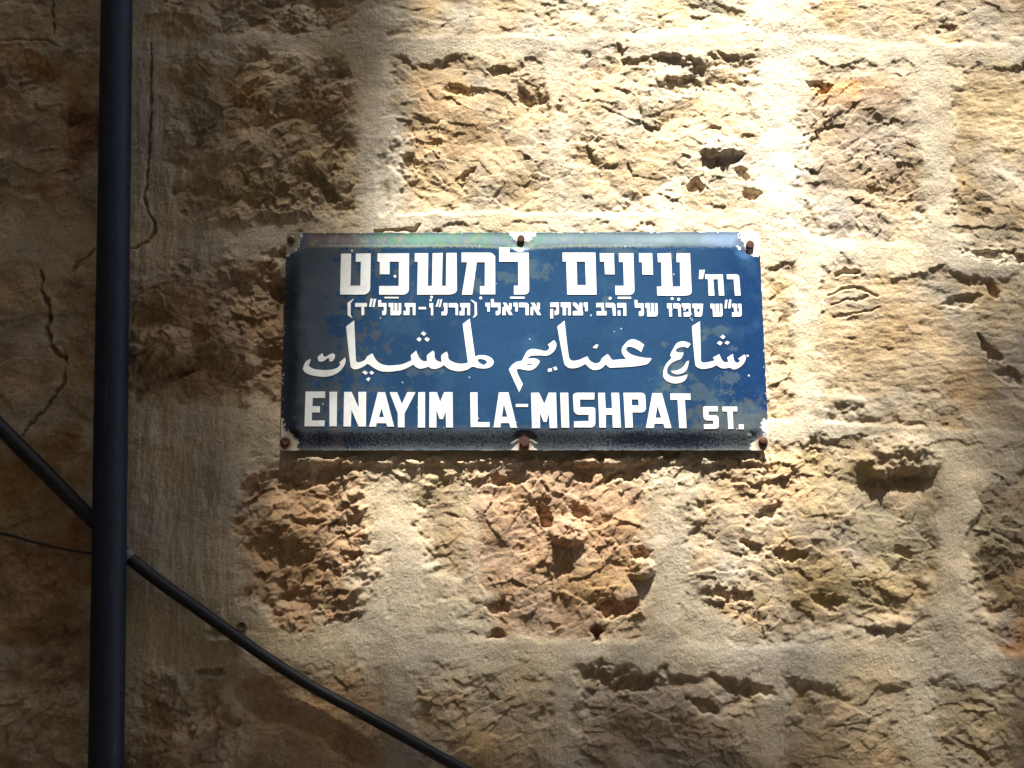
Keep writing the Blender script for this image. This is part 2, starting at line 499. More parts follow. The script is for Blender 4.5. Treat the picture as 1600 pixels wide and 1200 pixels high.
    for pts, hw, dep in CRACKS:
        xs_ = [p[0] for p in pts]; ys_ = [p[1] for p in pts]
        m = (px > min(xs_) - 20) & (px < max(xs_) + 20) & (py > min(ys_) - 20) & (py < max(ys_) + 20)
        n = 2.5 * fbm(X[m], Z[m], 90, 3, 73)
        wv = hw * np.clip(.85 + 1.1 * fbm(X[m], Z[m], 50, 3, 75), .25, 2.2)
        d = line_d(px[m] + n, py[m] + n * .6, pts)
        h[m] += dep * smooth(wv * 1.25 + .6, wv * .3, d)
    # bed for the sign and the fixtures
    sdp = poly_sd(px, py, [(445, 355), (1190, 353), (1207, 712), (433, 712)])
    sdb = poly_sd(px, py + 5 * fbm(X, Z, 24, 3, 83), [(448, 352), (1188, 350), (1200, 722), (438, 722)])
    bed = .0058 + .0022 * fbm(X, Z, 30, 3, 85) + .022 * smooth(2, -26, sdb)
    h = np.minimum(h, np.where(sdb > -26, bed, 1.0))
    h = np.where((sdp > 2), np.minimum(h, .0095), h)
    lip = smooth(708, 726, py + 9 * fbm(X, Z, 26, 4, 83, .6)) * smooth(800, 728, py + 10 * fbm(X, Z, 20, 3, 88)) * smooth(425, 450, px) * smooth(1215, 1190, px)
    edge = np.clip(lip * 1.6, 0, 1) * smooth(760, 722, py)
    rel = .0085 + .0028 * fbm(X, Z, 22, 4, 87) + .55 * f3 + .5 * f4
    h = h * (1 - .5 * lip) + .5 * lip * rel
    h = np.where(edge > 0, np.maximum(h, edge * rel + (1 - edge) * -.02), h)
    # colour
    n1 = fbm(X, Z, 6, 4, 91); n2 = fbm(X, Z, 28, 4, 95); n3 = fbm(X, Z, 150, 2, 99)
    mort = np.array((.59, .488, .345))[None, None] * np.ones(X.shape + (1,))
    mort = mort * (1 + .10 * n1 + .10 * n2 + .10 * n3)[..., None]
    mort = mort * (1 + joint[..., None] * np.array((.07, .085, .12)))
    warm = np.stack([1 + .06 * n1, 1 + 0 * n1, 1 - .12 * n1], -1)
    mort = mort * warm
    shd = smooth(520, 380, px)
    n5 = fbm(X, Z, 18, 5, 97, .62)
    st = tint * np.clip(1 + .14 * n2 + .10 * n3 + .30 * shd * n5, .3, 1.8)[..., None]
    hue = fbm(X + 3, Z, 13, 3, 103)
    st = st * np.stack([1 + .10 * hue, 1 - .02 * hue, 1 - .22 * hue], -1)
    colr = mort * (1 - mask[..., None] * .92) + st * mask[..., None] * .92
    for (sx, sy, ra, rb, c_, am) in STAINS:
        m = (np.abs(wpx - sx) < 2 * ra) & (np.abs(wpy - sy) < 2 * rb)
        q = ((wpx[m] - sx) / ra) ** 2 + ((wpy[m] - sy) / rb) ** 2
        k = smooth(1.8, .1, q + .9 * n2[m]) * am
        colr[m] = colr[m] * (1 - k[:, None]) + np.array(c_) * (1 + .15 * n3[m])[:, None] * k[:, None]
    # left-hand side of the wall: grime runs, and some shade put into the colour
    run_shade = smooth(700, 60, px) * (.5 + .5 * smooth(-.2, .6, fbm(X * 2.2, Z * .35, 9, 4, 107)))
    colr = colr * (1 - run_shade[..., None] * np.array((.17, .18, .22)))
    colr = np.clip(colr, .02, .85)
    co = np.stack([X, -h, Z], -1).reshape(-1, 3)
    idx = np.arange(nx * nz).reshape(nz, nx)
    q = np.stack([idx[:-1, :-1], idx[:-1, 1:], idx[1:, 1:], idx[1:, :-1]], -1).reshape(-1, 4)
    # the wall's thickness
    base = nx * nz
    back = np.array([[-3.4, .45, 0], [3.4, .45, 0], [3.4, .45, 5.2], [-3.4, .45, 5.2]], float)
    x0_, x1_, z0_, z1_ = xs[0], xs[-1], zs[0], zs[-1]
    back[:, 0] = [x0_, x1_, x1_, x0_]; back[:, 2] = [z0_, z0_, z1_, z1_]
    front = np.array([[x0_, 0.03, z0_], [x1_, 0.03, z0_], [x1_, 0.03, z1_], [x0_, 0.03, z1_]])
    ring = np.concatenate([idx[0, :], idx[1:, -1], idx[-1, -2::-1], idx[-2:0, 0]])
    rb_ = co[ring].copy(); rb_[:, 1] = .45
    nb = len(ring)
    k = np.arange(nb); k2 = (k + 1) % nb
    side = np.stack([ring[k2], ring[k], base + k, base + k2], -1)
    co = np.concatenate([co, rb_, back])
    bq = np.array([[base + nb + 1, base + nb, base + nb + 3, base + nb + 2]])
    q = np.concatenate([q, side, bq])
    cc = np.concatenate([colr.reshape(-1, 3), np.tile((.45, .37, .25), (nb + 4, 1))])
    m = mat("weathered limestone", rough=.95, spec=.15)
    b = noise_tint(m, 420, .26, attr="tint")
    # sandy grain
    tc = node(m, "ShaderNodeTexCoord")
    n_a = node(m, "ShaderNodeTexNoise", i_Scale=620.0, i_Detail=3.0, i_Roughness=.6)
    n_b = node(m, "ShaderNodeTexNoise", i_Scale=170.0, i_Detail=5.0, i_Roughness=.65)
    for n_ in (n_a, n_b):
        link(m, tc.outputs["Object"], n_.inputs["Vector"])
    b1 = node(m, "ShaderNodeBump", i_Strength=.8, i_Distance=.0010)
    b2 = node(m, "ShaderNodeBump", i_Strength=.7, i_Distance=.0005)
    link(m, n_a.outputs["Fac"], b1.inputs["Height"])
    link(m, n_b.outputs["Fac"], b2.inputs["Height"])
    link(m, b1.outputs[0], b2.inputs["Normal"])
    link(m, b2.outputs[0], b.inputs["Normal"])
    w = raw_mesh("stone_wall", co, q, m, color=cc)
    tag(w, "rough-hewn yellow limestone wall with sandy trowelled mortar joints", "wall")
    return xs, zs, h

WX, WZ, WH = build_wall()

def wall_h(x, z):
    i = int(np.clip(np.searchsorted(WX, x), 1, len(WX) - 1)); j = int(np.clip(np.searchsorted(WZ, z), 1, len(WZ) - 1))
    return float(WH[j, i])

# ------------------------------------------------------------------ street sign
sx0, _, sz0 = at(820, 703)
SIGN = empty("street_sign", (float(sx0), -PLATE_OFF, float(sz0)))
tag(SIGN, "blue enamel street name plate lettered in Hebrew, Arabic and English, screwed to the stone wall", "street sign")

SCREWS = [(455.5, 374, 6.2, 'cross'), (814, 374, 5.6, 'flat'), (1171.5, 383, 6.2, 'flat'),
          (446, 690, 7.0, 'rusty'), (819.5, 691.5, 7.0, 'hex'), (1192.5, 690, 7.0, 'dome')]

def build_plate():
    NU, NV = 900, 420
    u = np.linspace(0, 1, NU); v = np.linspace(0, 1, NV)
    U, V = np.meshgrid(u, v)
    (ax, ay), (bx, by), (cx, cy), (dx, dy) = SIGN_Q
    px = (1 - V) * ((1 - U) * ax + U * bx) + V * ((1 - U) * dx + U * cx)
    py = (1 - V) * ((1 - U) * ay + U * by) + V * ((1 - U) * dy + U * cy)
    X, _, Z = at(px, py, PLATE_OFF + .005)
    # slightly eaten edges
    e = np.minimum(np.minimum(U * 750, (1 - U) * 760), np.minimum(V * 343, (1 - V) * 343))
    nib = fbm(X, Z, 90, 3, 201)
    k = smooth(3, 0, e)
    X = X + k * .0005 * nib * np.where(U < .5, 1, -1) * ((U < .01) | (U > .99))
    Z = Z + k * .0005 * nib * ((V < .012) | (V > .988))
    # bevelled tray profile
    top = smooth(2, 25, py - (ay + (by - ay) * U) + 2.0 * fbm(X, Z, 8, 2, 203))
    bot = smooth(1, 36, (cy - py))
    lef = smooth(1, 27, U * 750)
    rig = smooth(1, 30, (1 - U) * 760)
    prof = np.minimum(np.minimum(top ** .9, bot), np.minimum(lef, rig))
    hgt = FACE_H * prof
    # pinned corners and middles
    for (sx, sy, r, kind) in SCREWS:
        d = np.hypot((px - sx), (py - sy) * 1.15)
        w = smooth(25 if 500 < sx < 1100 else 30, 9, d)
        hgt = hgt * (1 - (.93 if not 500 < sx < 1100 else .55 if sy > 500 else .8) * w)
    hgt = hgt + .0004 * fbm(X, Z, 9, 3, 205) + .00012 * fbm(X, Z, 40, 2, 207)
    # gentle crown of the enamelled face
    hgt = hgt + .0012 * prof * np.sin(np.pi * U) * np.sin(np.pi * V)
    Y = -(PLATE_OFF + hgt)
    # ---- colour
    n1 = fbm(px / 100, py / 100, 1.5, 5, 211); n2 = fbm(px / 100, py / 100, 6, 4, 215)
    n3 = fbm(px / 100, py / 100, 25, 3, 219); n4 = fbm(px / 100, py / 100, 45, 2, 223)
    blue = np.array((.019, .060, .138)); deep = np.array((.006, .030, .105)); grey = np.array((.048, .063, .078))
    col = np.ones(px.shape + (3,)) * blue
    def mix(c, k):
        nonlocal col
        k = np.clip(k, 0, 1)[..., None]
        col = col * (1 - k) + np.asarray(c) * k
    mix(deep, smooth(1080, 1180, px) * .85)  # right edge reflects less sky: put into the colour as deeper blue
    mix((.045, .115, .19), smooth(.1, .8, n1) * .3)
    mix((.016, .06, .17), smooth(.1, .7, n2) * .25)
    # chalky grey weathering, strongest on the left and lower right
    lft = smooth(660, 500, px + 60 * n1) * smooth(640, 560, py) + smooth(620, 480, px) * smooth(560, 640, py) * .7
    lft = np.clip(lft * (.62 + .8 * n1) + smooth(520, 450, px) * .6, 0, 1)
    gk = smooth(.15, .55, lft + .55 * n2 - .05) * smooth(760, 640, px)
    mix(grey, gk * .85)
    lr = smooth(1000, 1130, px) * smooth(590, 670, py)
    mix((.085, .10, .11), smooth(.45, .75, lr + .35 * n2) * .8)
    for (gx, gy, ga, gb) in [(1085, 612, 55, 12), (1140, 590, 20, 10), (1055, 590, 28, 16), (1060, 560, 10, 20), (1120, 518, 26, 7),
                             (1143, 545, 9, 5), (1100, 528, 8, 5), (1035, 540, 9, 5), (660, 580, 26, 7), (795, 435, 34, 9), (840, 425, 26, 14),
                             (745, 445, 14, 10), (965, 395, 24, 8), (1050, 395, 16, 8), (1120, 638, 14, 12), (1165, 650, 24, 26), (945, 470, 6, 14)]:
        q = ((px - gx) / ga) ** 2 + ((py - gy) / gb) ** 2
        mix((.10, .145, .155), smooth(1.1, .6, q + 1.5 * n2 + .8 * n3) * .45)
    # top bevel: bleached, green and brown bloom
    tb = smooth(27, 22, py - 362 + 3 * n3)
    mix((.062, .105, .13), tb * .9)
    mix((.055, .17, .105), tb * smooth(-.3, .3, n2 + .4 * n1) * smooth(530, 570, px + 12 * n3) * smooth(1000, 700, px) * .75)
    mix((.085, .055, .05), tb * smooth(590, 545, px + 24 * n3) * .85)
    mix((.145, .16, .095), tb * smooth(.1, .6, fbm(px / 100, py / 100, 5, 3, 229)) * smooth(1020, 800, px) * .6)
    mix((.10, .16, .30), tb * smooth(1080, 1130, px) * .5)
    mix((.05, .07, .10), tb * smooth(482, 474, px) * .9)
    mix((.45, .47, .36), smooth(3.2, .8, np.abs(py - 384.5 - 4 * smooth(90, 0, np.abs(px - 818)) + 1.2 * n3)) * smooth(480, 520, px) * smooth(1110, 900, px) * .28)  # painted highlight along the lower edge of the bevel
    # bottom bevel: greyed and speckled black
    bb = smooth(660, 679, py + 3 * n3)
    mix((.10, .12, .13), bb * .85)
    band = smooth(17, 4, np.abs(py - 686 + 4 * n1)) * (.35 + .65 * (smooth(640, 520, px) * smooth(468, 500, px) + smooth(930, 985, px) * smooth(1140, 1090, px)))
    mix((.008, .012, .035), bb * smooth(.05, .25, n4 + .9 * n3 + band * 1.3 - .52) * .97)
    # left fold: painted dark for the shade on the side turned from the sun
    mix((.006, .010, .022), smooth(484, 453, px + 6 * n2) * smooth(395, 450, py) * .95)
    # dark arch over the middle bolt
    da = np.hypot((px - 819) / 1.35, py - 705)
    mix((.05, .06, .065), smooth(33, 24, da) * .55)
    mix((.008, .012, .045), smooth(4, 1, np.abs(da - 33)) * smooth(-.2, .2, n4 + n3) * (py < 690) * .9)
    # chips: bare white ground coat
    white = np.array((.74, .74, .70)); bone = np.array((.64, .60, .50))
    jag = 5 * n3 + 2.5 * n4 + 4 * n2
    mix(white, smooth(-1.2, 1.2, 1180 - 0 * px - 0 - np.maximum(1180 - (px - 1156 - 18 * smooth(384, 392, py)) * 12, 0) * 0 + np.where((px > 1157 + jag * .6 + np.maximum(0, py - 374) * .75) & (py < 398 + jag * .5), 0, -1e4) - 1180 + 1.2))
    mix(white, smooth(19, 16, np.hypot((px - 816) * .75, (py - 357) * 1.05) + jag * .6) * np.where(px < 842, 1, .55))
    mix((.30, .25, .18), smooth(28, 25, np.hypot(px - 442, (py - 366) * .9) + jag * .5))
    mix(white, smooth(3, 1, np.abs(np.hypot(px - 442, (py - 366) * .9) + jag * .5 - 29)) * smooth(.0, .3, n3) * .9)
    mix(bone, np.where((np.abs(px - 819) < 22 - (703 - py) * 1.2 + jag * .35) & (py > 683), 1.0, 0))
    mix(white, np.where(np.abs(np.abs(px - 819) * .62 + 679.5 - py + .3 * n3) < 1.1, 1.0, 0) * (py < 692) * .9)
    mix((.45, .41, .33), np.where((np.hypot(px - 446, (py - 697) * .85) < 19 + jag * .7), 1.0, 0))
    mix((.42, .40, .34), np.where((px < 443 + jag * .7) & (py > 652), 1.0, 0))
    mix(bone, np.where((np.hypot(px - 1194, (py - 698)) < 21 + jag * .7) & ((py > 690 - (px - 1178) * .6)), 1.0, 0))
    mix(white, np.where((np.hypot(px - 1202, (py - 668) * .8) < 11 + jag * .8), 1.0, 0))
    redge = (1 - U) * 760
    mix(white, np.where((redge < 1.2 + 1.6 * n3) & (n3 + n2 > .85) & (py > 470), 1.0, 0))
    mix(white, np.where((V * 343 < 1.2 + .8 * n3) & (n3 + n2 > .7), .7, 0))
    mix((.55, .52, .44), np.where(((1 - V) * 343 < .8 + .8 * n3) & (n2 > -.2), .45, 0))
    mix(white, np.where((U * 750 < 1.2 + 1.0 * n3) & (n3 + n2 > 1.0), .7, 0))
    # stray pinholes
    prr = np.random.default_rng(5)
    for _ in range(34):
        qx, qy = prr.uniform(450, 1195), prr.uniform(385, 672)
        mix((.72, .74, .74), np.where(np.hypot(px - qx, py - qy) < prr.uniform(.5, 1.15), .9, 0))
    mix((.75, .76, .74), np.where((np.abs(px - 1172) < 3.4 - (681 - py) * -.0) & (np.abs(py - 678.5) < 2.4) & (px - 1170 < (py - 674) * 1.1 + 1), 1.0, 0))
    for (qx, qy, qr) in [(1156, 387, 2.4), (1153, 384, 1.4), (1168, 556, 1.4), (1170, 587, 1.4), (550, 392, 1.4)]:
        mix((.8, .82, .8), np.where(np.hypot(px - qx, py - qy) < qr, 1.0, 0))
    # rust weeping from the fixings and one stain under the lettering
    for (sx, sy, r, kind) in SCREWS:
        if kind != 'cross':
            mix((.20, .10, .05), smooth(r * 2.1, r * .9, np.hypot(px - sx, (py - sy - 2) * .85) + 2.2 * n4) * (.4 if sy < 400 else .85))
    mix((.14, .11, .09), smooth(12, 2, np.abs(px - 527 + 4 * n3)) * smooth(640, 672, py) * smooth(.0, .4, n3 + .2) * .5)
    col = np.clip(col * (1 + .06 * n3)[..., None], .003, .85)
    lum = col.mean(-1)
    rgh = np.clip(.20 + .9 * np.abs(lum - .11) * (lum > .115) + .25 * gk + .35 * bb + .55 * tb + .06 * n2, .16, .85)
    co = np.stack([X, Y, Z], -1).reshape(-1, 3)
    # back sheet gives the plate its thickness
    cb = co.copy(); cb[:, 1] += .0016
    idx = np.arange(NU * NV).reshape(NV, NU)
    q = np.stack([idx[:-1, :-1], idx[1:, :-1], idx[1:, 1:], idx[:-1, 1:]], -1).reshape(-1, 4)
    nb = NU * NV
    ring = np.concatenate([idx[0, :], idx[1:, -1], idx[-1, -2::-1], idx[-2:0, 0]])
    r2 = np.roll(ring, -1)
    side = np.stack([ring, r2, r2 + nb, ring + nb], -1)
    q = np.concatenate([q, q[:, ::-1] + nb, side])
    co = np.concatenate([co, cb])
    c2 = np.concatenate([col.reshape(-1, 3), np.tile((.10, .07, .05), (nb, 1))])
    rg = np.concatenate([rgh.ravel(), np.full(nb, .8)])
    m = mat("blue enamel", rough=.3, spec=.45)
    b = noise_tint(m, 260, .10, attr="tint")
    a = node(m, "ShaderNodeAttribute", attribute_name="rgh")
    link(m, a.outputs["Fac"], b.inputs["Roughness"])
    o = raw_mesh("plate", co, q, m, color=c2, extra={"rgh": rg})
    keep_world(o, SIGN)
    return px, py, hgt

PPX, PPY, PH = build_plate()

def plate_h(px, py):
    v = (py - 361) / 342.0
    j = int(np.clip(round(v * (PH.shape[0] - 1)), 0, PH.shape[0] - 1))
    i = int(np.clip(np.searchsorted(PPX[j], px), 0, PH.shape[1] - 1))
    return float(PH[j, i])

# ---- lettering, traced as outlines in tenths of a photo pixel from a local origin
def rnd(cx, cy, r, n=16):
    return [(cx + r * math.cos(t * 2 * math.pi / n), cy + r * math.sin(t * 2 * math.pi / n)) for t in range(n)]

def soft(pts, corner=48, sub=5):
    """Catmull-Rom through the points, keeping sharp turns as corners"""
    n = len(pts); P = [Vector(p) for p in pts]
    sharp = []
    for i in range(n):
        a = P[i] - P[i - 1]; b = P[(i + 1) % n] - P[i]
        sharp.append(math.degrees(a.angle(b, 0)) > corner)
    out = []
    for i in range(n):
        p1, p2 = P[i], P[(i + 1) % n]
        p0 = P[i - 1] if not sharp[i] else p1
        p3 = P[(i + 2) % n] if not sharp[(i + 1) % n] else p2
        L = (p2 - p1).length
        def tang(a, b, c):
            t = (c - a)
            return t.normalized() * L if t.length > 1e-6 else Vector((0, 0))
        t1 = tang(p0, p1, p2) if not sharp[i] else None
        t2 = tang(p1, p2, p3) if not sharp[(i + 1) % n] else None
        d = p2 - p1
        if t1 is None and t2 is None:
            out.append(tuple(p1)); continue
        if t1 is None: t1 = (d * 1.5 - t2 * .5)
        if t2 is None: t2 = (d * 1.5 - t1 * .5)
        for s in range(sub):
            t = s / sub
            h00 = 2*t**3 - 3*t*t + 1; h10 = t**3 - 2*t*t + t; h01 = -2*t**3 + 3*t*t; h11 = t**3 - t*t
            out.append(tuple(p1 * h00 + t1 * h10 + p2 * h01 + t2 * h11))
    return out

A=(520,380);B=(680,380);C=(870,380);D=(1010,380);E=(535,455);Fo=(690,455);G=(850,455);H=(1005,455)
I=(465,495);J=(620,495);K=(780,495);L=(880,495);M=(1015,495);N=(465,600);O=(600,600);P_=(730,600);Q=(880,600);R=(1030,600)
BIG = [
 (A,[(130,165),(288,165),(278,667),(432,667),(440,292),(360,292),(360,165),(595,160),(585,700),(580,735),(566,763),(540,787),(515,799),(490,805),(115,805)]),
 (A,[(700,160),(1192,160),(1190,720),(1185,750),(1170,775),(1145,797),(1105,808),(725,808),(725,672),(1030,672),(1035,292),(890,292),(888,488),(735,488),(735,292),(697,292)]),
 (A,rnd(972,520,23)),(A,[(810,842),(1030,842),(1030,865),(810,865)]),
 (A,[(1282,160),(1492,160),(1485,672),(1550,672),(1560,160),(1718,155),(1706,672),(1768,672),(1775,155),(1935,155),(1940,735),(1932,760),(1912,782),(1870,798),(1815,808),(1320,808),(1330,292),(1282,292)]),
 (A,rnd(1545,845,22)),(A,rnd(1530,893,20)),
 (B,[(412,150),(845,150),(870,154),(895,166),(920,185),(936,212),(938,803),(700,803),(700,675),(775,675),(778,300),(650,300),(580,808),(418,808),(500,300),(412,300)]),
 (B,rnd(711,860,23)),
 (B,[(1000,70),(1162,70),(1162,150),(1460,150),(1468,735),(1462,765),(1446,787),(1410,805),(1230,805),(1230,668),(1298,668),(1295,292),(1000,292)]),
 (B,[(1178,840),(1392,840),(1400,848),(1400,862),(1390,870),(1178,870),(1168,862),(1168,848)]),
 (C,[(88,150),(602,150),(620,808),(162,808),(148,290),(92,290)],[[(308,292),(443,292),(455,660),(318,660)]]),
 (C,[(670,160),(890,160),(902,490),(752,490),(742,292),(675,292)]),
 (C,[(970,160),(1195,160),(1212,730),(1208,760),(1194,784),(1170,802),(1135,812),(918,812),(910,670),(1048,670),(1038,298),(970,298)]),
 (C,[(1282,160),(1488,160),(1502,495),(1338,495),(1330,300),(1285,300)]),
 (C,rnd(832,865,24)),(C,[(950,842),(1160,842),(1160,874),(950,874)]),
 (D,[(172,165),(382,160),(408,680),(530,680),(522,300),(470,300),(470,162),(680,160),(705,740),(702,772),(690,796),(660,813),(620,820),(170,820),(162,682),(238,680),(230,300),(180,300)]),
 (D,rnd(400,870,23)),(D,rnd(503,880,24)),
 (D,[(828,420),(912,420),(880,562),(818,562)]),
 (D,[(915,490),(1192,490),(1215,820),(1132,820),(1115,565),(1042,565),(1062,822),(972,822),(960,565),(918,560)]),
 (D,[(1252,490),(1400,490),(1425,496),(1442,512),(1448,535),(1470,820),(1382,820),(1362,565),(1258,565)]),
]
SMALL = [
 (E,[(178,118),(180,124),(132,190),(130,368),(158,422),(130,408),(84,380),(80,186)]),
 (E,[(200,188),(385,188),(385,245),(342,248),(342,378),(298,378),(298,248),(200,248)]),
 (E,[(440,120),(478,120),(450,250),(418,245)]),(E,[(492,122),(530,122),(502,250),(468,248)]),
 (E,[(560,142),(608,142),(608,188),(690,188),(690,350),(670,378),(622,378),(622,310),(648,310),(648,248),(560,248)]),
 (E,[(722,188),(800,188),(800,310),(815,310),(815,190),(860,190),(860,310),(878,310),(878,190),(920,190),(920,350),(895,380),(752,380),(750,248),(722,248)]),
 (E,[(975,190),(1145,190),(1142,378),(1100,378),(1100,250),(1050,250),(1050,378),(955,378),(955,312),(995,312),(995,250),(975,248)]),
 (E,[(1192,250),(1308,250),(1308,287),(1192,287)]),
 (E,[(1360,190),(1420,190),(1420,382),(1385,382),(1382,260),(1360,258)]),
 (E,[(1495,130),(1520,130),(1487,250),(1455,248)]),(E,[(1535,130),(1562,130),(1530,255),(1503,250)]),
 (Fo,[(28,188),(92,188),(92,345),(75,382),(0,382),(0,322),(42,320),(42,255),(28,250)]),
 (Fo,[(112,190),(235,190),(258,210),(258,380),(218,380),(218,258),(112,255)]),
 (Fo,[(290,190),(445,190),(445,380),(402,380),(402,258),(360,258),(358,382),(282,382),(282,318),(312,318),(312,255),(290,250)]),
 (Fo,[(452,140),(480,142),(548,185),(556,370),(545,385),(495,422),(490,415),(518,370),(515,200)]),
 (Fo,[(685,185),(752,185),(752,322),(715,322),(715,255),(685,240)]),
 (Fo,[(770,128),(818,128),(818,185),(920,185),(920,348),(895,380),(848,380),(845,320),(882,310),(882,255),(770,255)]),
 (Fo,[(958,185),(1010,185),(1055,262),(1055,190),(1092,190),(1092,285),(1068,295),(1110,378),(1055,378),(998,275),(1000,380),(950,380),(950,262),(985,235)]),
 (Fo,[(1122,185),(1190,185),(1190,320),(1150,320),(1150,250),(1122,240)]),
 (Fo,[(1210,185),(1330,185),(1360,208),(1360,380),(1312,380),(1312,255),(1210,255)]),
 (Fo,[(1392,185),(1450,185),(1490,258),(1490,185),(1535,185),(1535,290),(1510,298),(1555,378),(1500,378),(1432,268),(1430,380),(1390,380),(1390,262),(1425,235)]),
 (G,[(98,182),(232,182),(232,345),(215,375),(165,380),(165,312),(195,308),(195,252),(98,252)]),(G,[(98,285),(142,285),(142,430),(98,430)]),
 (G,[(260,182),(418,182),(418,382),(375,382),(375,258),(342,258),(342,382),(292,382),(292,255),(262,252)]),
 (G,[(450,185),(500,185),(545,240),(552,185),(598,185),(598,300),(610,345),(605,382),(450,382),(450,315),(535,312),(450,220)]),
 (G,[(620,182),(682,182),(682,318),(640,318),(640,252),(620,245)]),
 (G,[(815,188),(930,188),(940,315),(975,315),(975,382),(822,382),(820,320),(902,318),(897,255),(815,255)]),
 (G,[(962,188),(1085,188),(1112,210),(1120,388),(1078,388),(1065,260),(965,255)]),
 (G,[(1142,190),(1282,190),(1285,388),(1240,388),(1238,262),(1145,260)]),(G,[(1148,310),(1190,300),(1195,385),(1152,388)]),
 (G,[(1412,142),(1458,142),(1460,192),(1555,192),(1560,360),(1545,390),(1482,392),(1480,322),(1515,318),(1515,262),(1420,260)]),
 (H,[(28,190),(100,190),(108,325),(125,325),(118,190),(160,190),(165,325),(182,325),(180,192),(220,190),(228,360),(205,398),(62,400),(55,265),(32,262)]),
 (H,[(368,195),(445,195),(447,278),(458,282),(458,290),(447,294),(450,400),(408,402),(398,272),(372,270)]),
 (H,[(468,195),(560,195),(582,215),(592,402),(550,402),(540,275),(470,270)]),
 (H,[(600,195),(735,195),(745,370),(725,400),(632,402),(628,330),(710,328),(708,275),(660,275),(662,305),(632,305),(628,260),(602,250)]),
 (H,[(762,198),(935,200),(918,380),(895,402),(805,402),(795,270),(768,262)],[[(840,275),(880,275),(880,328),(845,328)]]),
 (H,[(1045,198),(1110,200),(1118,328),(1132,328),(1128,200),(1180,200),(1185,328),(1200,328),(1195,198),(1232,200),(1242,370),(1220,400),(1090,402),(1082,280),(1052,268)]),
 (H,[(1282,140),(1315,135),(1300,270),(1268,272)]),(H,[(1342,135),(1375,132),(1362,268),(1325,272)]),
 (H,[(1382,200),(1455,198),(1468,328),(1495,325),(1495,270),(1478,262),(1475,200),(1530,200),(1540,370),(1515,400),(1388,402),(1385,335),(1425,328),(1412,260),(1390,250)]),
]
